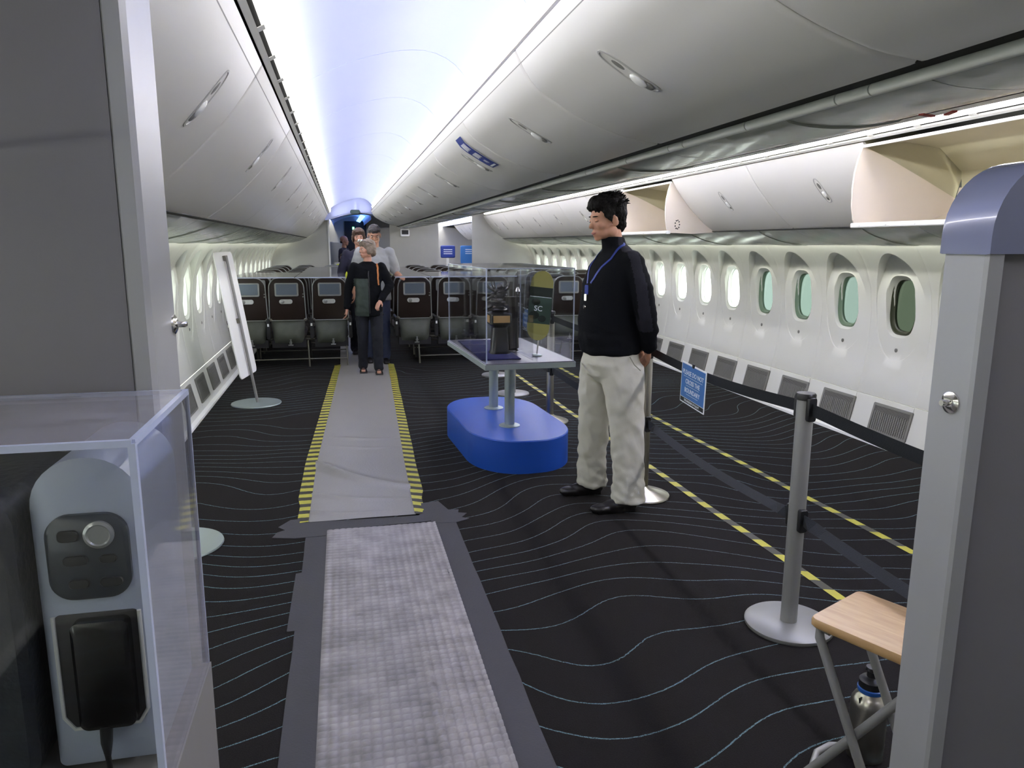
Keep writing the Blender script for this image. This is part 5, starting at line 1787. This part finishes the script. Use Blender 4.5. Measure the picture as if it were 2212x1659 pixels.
# woman in the dark jacket: walks towards the viewer (-Y), looks to the left of the picture
FY = radians(-90)
w_, whf, wtm, wP = walker('woman in dark green and black jacket walking up the aisle, sunglasses on her head', .30, 9.16, 1.60, FY, M['jack'], M['jeans'], M['skin2'], M['hairg'], hair_bob,
       headyaw=radians(-66), headpitch=radians(4), arms=[[(.00, .285, 1.16), (.20, .14, .965)], [(-.02, -.26, 1.12), (.03, -.285, .86)]], skirt_z=.76, wide=1.02, stride=.10, sandal=True, open_jacket=M['green'], belly=.03)
g_ = thing('sunglasses', 'sunglasses pushed up on the woman\'s greying hair', 'sunglasses', whf.translation)
for sy in (-1, 1):
    mb = MB(); mb.ell(whf @ Vector((.078, sy * .034, .205)), (.010, .026, .020), 16, 10, whf.to_3x3() @ Matrix.Rotation(-.7, 3, 'Y')); obj('lens', mb, M['chrome'], g_)
mb = MB(); mb.tube([whf @ Vector((-.04, -.093, .16)), whf @ Vector((.06, -.075, .20)), whf @ Vector((.085, 0, .208)), whf @ Vector((.06, .075, .20)), whf @ Vector((-.04, .093, .16))], .003, 6); obj('frame', mb, M['blackp'], g_)
bv2 = BVHTree.FromPolygons([v.co.copy() for v in wtm.vertices], [list(p.vertices) for p in wtm.polygons])
m3, _ = on_cloth([wP(-.03, .12, 1.45), wP(.07, .12, 1.36), wP(.10, .13, 1.25), wP(.11, .15, 1.17)], .022, .005, 8, bv2)
tag(obj('shoulder_strap', m3, M['orange']), 'tan bag strap over the woman\'s shoulder', 'strap')
mb = MB(); q0, q1 = wP(.139, .008, 1.38), wP(.150, .008, .78)
m4, _ = on_cloth([wP(.15, .006, 1.36), wP(.16, .006, 1.1), wP(.16, .006, .80)], .012, .003, 12, bv2)
o = obj('jacket_zip', m4, M['blackp'], w_)
# man in the grey T-shirt behind her
walker('tall man in a grey T-shirt looking down, right behind the woman', .42, 9.95, 1.80, FY, M['tee'], M['jeans2'], M['skin1'], M['hairdg'], hair_short,
       headpitch=radians(22), arms=[[(-.02, .27, 1.14), (.16, .30, 1.12)], [(-.03, -.27, 1.13), (.02, -.27, .90)]], sleeves='short', skirt_z=.80, wide=1.06, stride=.06, belly=.05)
walker('person with brown hair mostly hidden behind the man in grey', .24, 10.75, 1.76, FY, M['navyc'], M['jeans'], M['skin2'], M['hairbr'], hair_bob,
       arms=[[(.0, .26, 1.13), (.04, .26, .90)], [(0, -.26, 1.13), (.04, -.26, .90)]], skirt_z=.8)
walker('bald man in a navy shirt far down in the next cabin, facing right', .06, 17.9, 1.74, radians(-20), M['navyc'], M['jeans'], M['skin2'], M['hairdg'], hair_bald,
       arms=[[(.0, .26, 1.13), (.04, .26, .90)], [(0, -.26, 1.13), (.04, -.26, .90)]], skirt_z=.8, wide=1.1)
walker('small person in a yellow high-visibility vest inside the far doorway', .03, 16.75, 1.35, FY, M['hiviz'], M['jeans'], M['skin2'], M['hairbr'], hair_short,
       arms=[[(.0, .24, 1.13), (.04, .24, .90)], [(0, -.24, 1.13), (.04, -.24, .90)]], skirt_z=.8, wide=.8)


# ------------------------------------------------------------------ foreground: right panel, left panel, seat sample in a clear box, stool, bottle
M['fgpan'] = mat('grey_laminate', srgb(112, 111, 114), .6, .1, var=.04, scale=3, bump=.03, bscale=300)
M['fgedge'] = mat('edge_trim_grey', srgb(150, 151, 152), .38, .15, var=.05)
M['fgcap'] = mat('bluish_plastic_cap', srgb(112, 117, 142), .25, .1, var=.12, scale=4, coat=.3)
r = thing('divider_panel', 'tall grey divider panel with a bluish plastic cap, right foreground', 'panel', (1.3, 1.04, 0))
obj('face_panel', MB().box((1.335, 1.045, .77), (.62, .060, 1.54)), M['fgpan'], r)
obj('edge_trim', MB().prism([(1.0, 1.002), (1.004, .996), (1.03, .994), (1.034, 1.002), (1.034, 1.082), (1.03, 1.088), (1.006, 1.088), (1.0, 1.082)], 0, 1.54, 'z'), M['fgedge'], r)
cp = []
for k in range(11):
    a = radians(180 - 9 * k)
    cp.append((1.120 + .124 * cos(a), 1.565 + .124 * sin(a)))
pts = [(.996, 1.537)] + cp + [(1.70, 1.692), (1.70, 1.537)]
cap = MB(); plate(cap, pts, .990, 1.045, .006); plate(cap, pts, 1.092, 1.045, .006)
obj('cap', cap, M['fgcap'], r)
b = MB(); b.lathe((1.0, 1.035, 1.289), [(.001, -.008), (.006, -.008), (.012, -.0065), (.0185, -.003), (.019, 0)], 28, 'x')
bo = obj('bolt', b, M['chrome'], r)
b = MB(); b.lathe((.992, 1.035, 1.289), [(.001, -.012), (.005, -.012), (.0058, -.010), (.0058, 0)], 18, 'x')
obj('bolt_stud', b, M['chrome'], bo)

l = thing('divider_panel', 'tall grey divider panel filling the left edge of the view', 'panel', (-.8, 1.42, 0))
obj('face_panel', MB().box((-.82, 1.375, 1.0), (.94, .07, 2.0)), M['fgpan'], l)
obj('edge_trim', MB().prism([(-.352, 1.345), (-.346, 1.338), (-.322, 1.338), (-.314, 1.348), (-.314, 1.515), (-.320, 1.523), (-.345, 1.523), (-.352, 1.515)], 0, 2.0, 'z'), M['fgedge'], l)
b = MB(); b.lathe((-.314, 1.50, 1.40), [(.019, 0), (.0185, .003), (.012, .0065), (.006, .008), (.001, .008)], 28, 'x')
bo = obj('bolt', b, M['chrome'], l)
b = MB(); b.lathe((-.306, 1.50, 1.40), [(.0058, 0), (.0058, .012), (.004, .016), (.001, .016)], 18, 'x')
obj('bolt_stud', b, M['chrome'], bo)

# clear box over a seat-arm sample
cb = thing('acrylic_case', 'clear acrylic box over the seat arm sample, left foreground', 'display case', (-.6, 1.16, .80))
X0, X1, Ya, Yb, Za, Zb = -1.15, -.266, .985, 1.325, .80, 1.303
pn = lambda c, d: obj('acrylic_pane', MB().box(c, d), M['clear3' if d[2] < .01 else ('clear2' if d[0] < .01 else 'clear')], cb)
pn(((X0 + X1) / 2, Ya, (Za + Zb) / 2), (X1 - X0, .006, Zb - Za)); pn((X1, (Ya + Yb) / 2, (Za + Zb) / 2), (.006, Yb - Ya, Zb - Za))
pn(((X0 + X1) / 2, (Ya + Yb) / 2, Zb), (X1 - X0, Yb - Ya, .007)); pn(((X0 + X1) / 2, Yb, (Za + Zb) / 2), (X1 - X0, .006, Zb - Za))
for c, d in (((X1, Ya, (Za + Zb) / 2), (.009, .009, Zb - Za)), ((X1, (Ya + Yb) / 2, Zb), (.008, Yb - Ya, .009)), (((X0 + X1) / 2, Ya, Zb), (X1 - X0, .008, .009)), ((X1, Yb, (Za + Zb) / 2), (.006, .006, Zb - Za)), (((X0 + X1) / 2, Yb, Zb), (X1 - X0, .006, .007))):
    obj('case_edge', MB().box(c, d), M['cledge'], cb)
pt = thing('case_pedestal', 'grey pedestal carrying the clear box in the left foreground', 'pedestal', (-.6, 1.16, 0))
obj('pedestal_body', MB().box(((X0 + X1) / 2, (Ya + Yb) / 2, .40), (X1 - X0 + .01, Yb - Ya + .01, .795)), mat('pedestal_grey', srgb(120, 118, 116), .5, var=.05), pt)
# seat arm sample: rounded pale shell with a control pod and a handset in its cradle
s = thing('seat_arm_sample', 'grey seat arm end with dark control pod and docked black handset', 'seat arm', (-.34, 1.06, .80))
def rounded(x0, x1, z0, z1, rt_, rb=.01, n=8):
    pts = []
    for (cx, cz, r_, a0) in ((x1 - rt_, z1 - rt_, rt_, 0), (x0 + rt_, z1 - rt_, rt_, 90), (x0 + rb, z0 + rb, rb, 180), (x1 - rb, z0 + rb, rb, 270)):
        for k in range(n + 1):
            a = radians(a0 + 90 * k / n)
            pts.append((cx + r_ * cos(a), cz + r_ * sin(a)))
    return pts
M['armsh'] = mat('arm_shell_grey', srgb(150, 158, 172), .35, var=.05, scale=6)
sh = MB(); plate(sh, rounded(-.418, -.281, .815, 1.268, .066), 1.045, 1.27, .012); obj('arm_shell', sh, M['armsh'], s)
pod = MB(); plate(pod, rounded(-.398, -.296, 1.075, 1.195, .030, .030), 1.034, 1.05, .004); pd_ = obj('control_pod', pod, mat('pod_dark', srgb(38, 44, 52), .35, var=.1), s)
b = MB(); b.lathe((-.330, 1.034, 1.168), [(.019, 0), (.019, -.004), (.015, -.006), (.013, -.004), (.001, -.004)], 28, 'y'); obj('dial', b, M['silver'], pd_)
for (x, z, w, h) in ((-.368, 1.168, .026, .016), (-.362, 1.133, .030, .014), (-.322, 1.133, .022, .012), (-.360, 1.100, .026, .013), (-.320, 1.100, .030, .013)):
    b = MB(); b.rbox((x, 1.033, z), (w, .005, h), .006); obj('control_button', b, M['blackp'], pd_)
rc = MB(); plate(rc, rounded(-.400, -.294, .880, 1.052, .008, .016), 1.0425, 1.06, .002); obj('cradle', rc, mat('cradle_dark', srgb(28, 26, 28), .5, var=.1), s)
cr = MB(); cr.tube([(-.401, 1.043, 1.05), (-.401, 1.043, .90), (-.388, 1.043, .880), (-.305, 1.043, .880), (-.293, 1.043, .90), (-.293, 1.043, 1.05)], .003, 8); obj('cradle_rim', cr, M['capsule'], s)
h = MB(); plate(h, rounded(-.376, -.304, .886, 1.046, .010, .012), 1.020, 1.043, .005); hs = obj('handset', h, mat('handset_black', srgb(16, 15, 16), .22, var=.1), s)
cd = MB(); cd.tube([(-.345, 1.03, .889), (-.346, 1.028, .865), (-.347, 1.03, .84), (-.345, 1.03, .80)], [.009, .008, .004, .004], 10); obj('cord', cd, M['blackp'], s)
obj('sample_seat', None or (lambda m: (m.rbox((-.80, 1.16, 1.02), (.74, .28, .40), .03), m)[1])(MB()), mat('dark_leather', srgb(26, 30, 36), .55, var=.15, bump=.2, bscale=80), s)

# stool
st = thing('folding_stool', 'folding stool with a pale wooden seat beside the grey panel', 'stool', (1.50, 1.62, 0))
a = Vector((-.907, -.42, 0)); bb = Vector((.42, -.907, 0))
P1 = Vector((1.185, 1.615, .56))
cen = P1 - a * .132 + bb * .16
R = Matrix((a, -bb, Vector((0, 0, 1)))).transposed()
se = MB(); pts = []
for (sx, sy, a0) in ((1, 1, 0), (-1, 1, 90), (-1, -1, 180), (1, -1, 270)):
    for k in range(6):
        q = radians(a0 + 18 * k); pts.append((sx * (.132 - .022) + .022 * cos(q), sy * (.16 - .022) + .022 * sin(q)))
n = len(pts); vs = []
for z, s_ in ((-.014, .965), (-.008, 1), (.006, 1), (.012, .98)):
    vs += [(x * s_, y * s_, z) for x, y in pts]
se.add(vs, [(k * n + i, k * n + (i + 1) % n, (k + 1) * n + (i + 1) % n, (k + 1) * n + i) for k in range(3) for i in range(n)] + [tuple(range(n - 1, -1, -1)), tuple(range(3 * n, 4 * n))], True)
o = obj('seat', se, M['wood'], st)
o.matrix_local = Matrix.Translation(cen - st.location) @ R.to_4x4()
HZ = .542
for sx in (1, -1):
    e = -a * .132 + a * (.105 * sx)
    top1 = P1 + bb * .02 + e - a * 0 ; top1.z = HZ
    bot1 = P1 + bb * .25 + e; bot1.z = .012
    top2 = P1 + bb * .29 + e * 1; top2.z = HZ
    bot2 = P1 + bb * -.04 + e; bot2.z = .012
    obj('leg', MB().tube([top1 + bb * .03, top1, top1 + bb * .002 - Vector((0, 0, .03)), bot1], 0.0125, 12), M['alu'], st)
    k_ = -.024 * sx
    obj('leg', MB().tube([top2 + a * k_ - bb * .03, top2 + a * k_, top2 + a * k_ - Vector((0, 0, .03)), bot2 + a * k_], 0.0125, 12), M['alu'], st)
    mid = (top1 + bot1) / 2; mid2 = mid + a * k_ * 1
    obj('pivot', MB().tube([mid - a * .02 * sx, mid2 - a * .02 * sx], .006, 10), M['chrome'], st)
obj('foot_rail', MB().tube([(1.20, 1.56, .05), (1.27, 1.664, .05), (1.34, 1.735, .05), (1.40, 1.755, .05), (1.475, 1.733, .05)], .010, 10), M['alu'], st)
for off, w in ((-.04, .081), (.25, .105)):
    z = .012 if off < 0 else .03
    c0 = P1 + bb * off - a * .132; c0.z = z
    obj('floor_bar', MB().tube([c0 + a * w, c0 + a * (w - .01) - bb * .0, c0, c0 - a * w], 0.0125, 12), M['alu'], st)
# bottle
bx, by = 1.520, 1.750
bt = thing('water_bottle', 'steel water bottle with black lid and blue ring under the stool', 'bottle', (bx, by, 0))
obj('body', MB().lathe((bx, by, 0), [(.048, 0), (.053, .004), (.053, .175), (.051, .190), (.043, .206), (.034, .215), (.033, .222)], 32), M['steel'], bt)
obj('ring', MB().lathe((bx, by, 0), [(.036, .220), (.038, .224), (.038, .233), (.034, .236)], 28), mat('blue_ring', srgb(40, 92, 170), .35, var=.05), bt)
obj('lid', MB().lathe((bx, by, 0), [(.035, .235), (.035, .256), (.028, .264), (.015, .268), (.014, .284), (.020, .289), (.018, .299), (.001, .300)], 28), M['blackp'], bt)
obj('strap', MB().tube([(bx - .028, by - .01, .210), (bx - .046, by - .012, .206), (bx - .045, by - .014, .190), (bx - .03, by - .02, .196)], .003, 6), M['blackp'], bt)
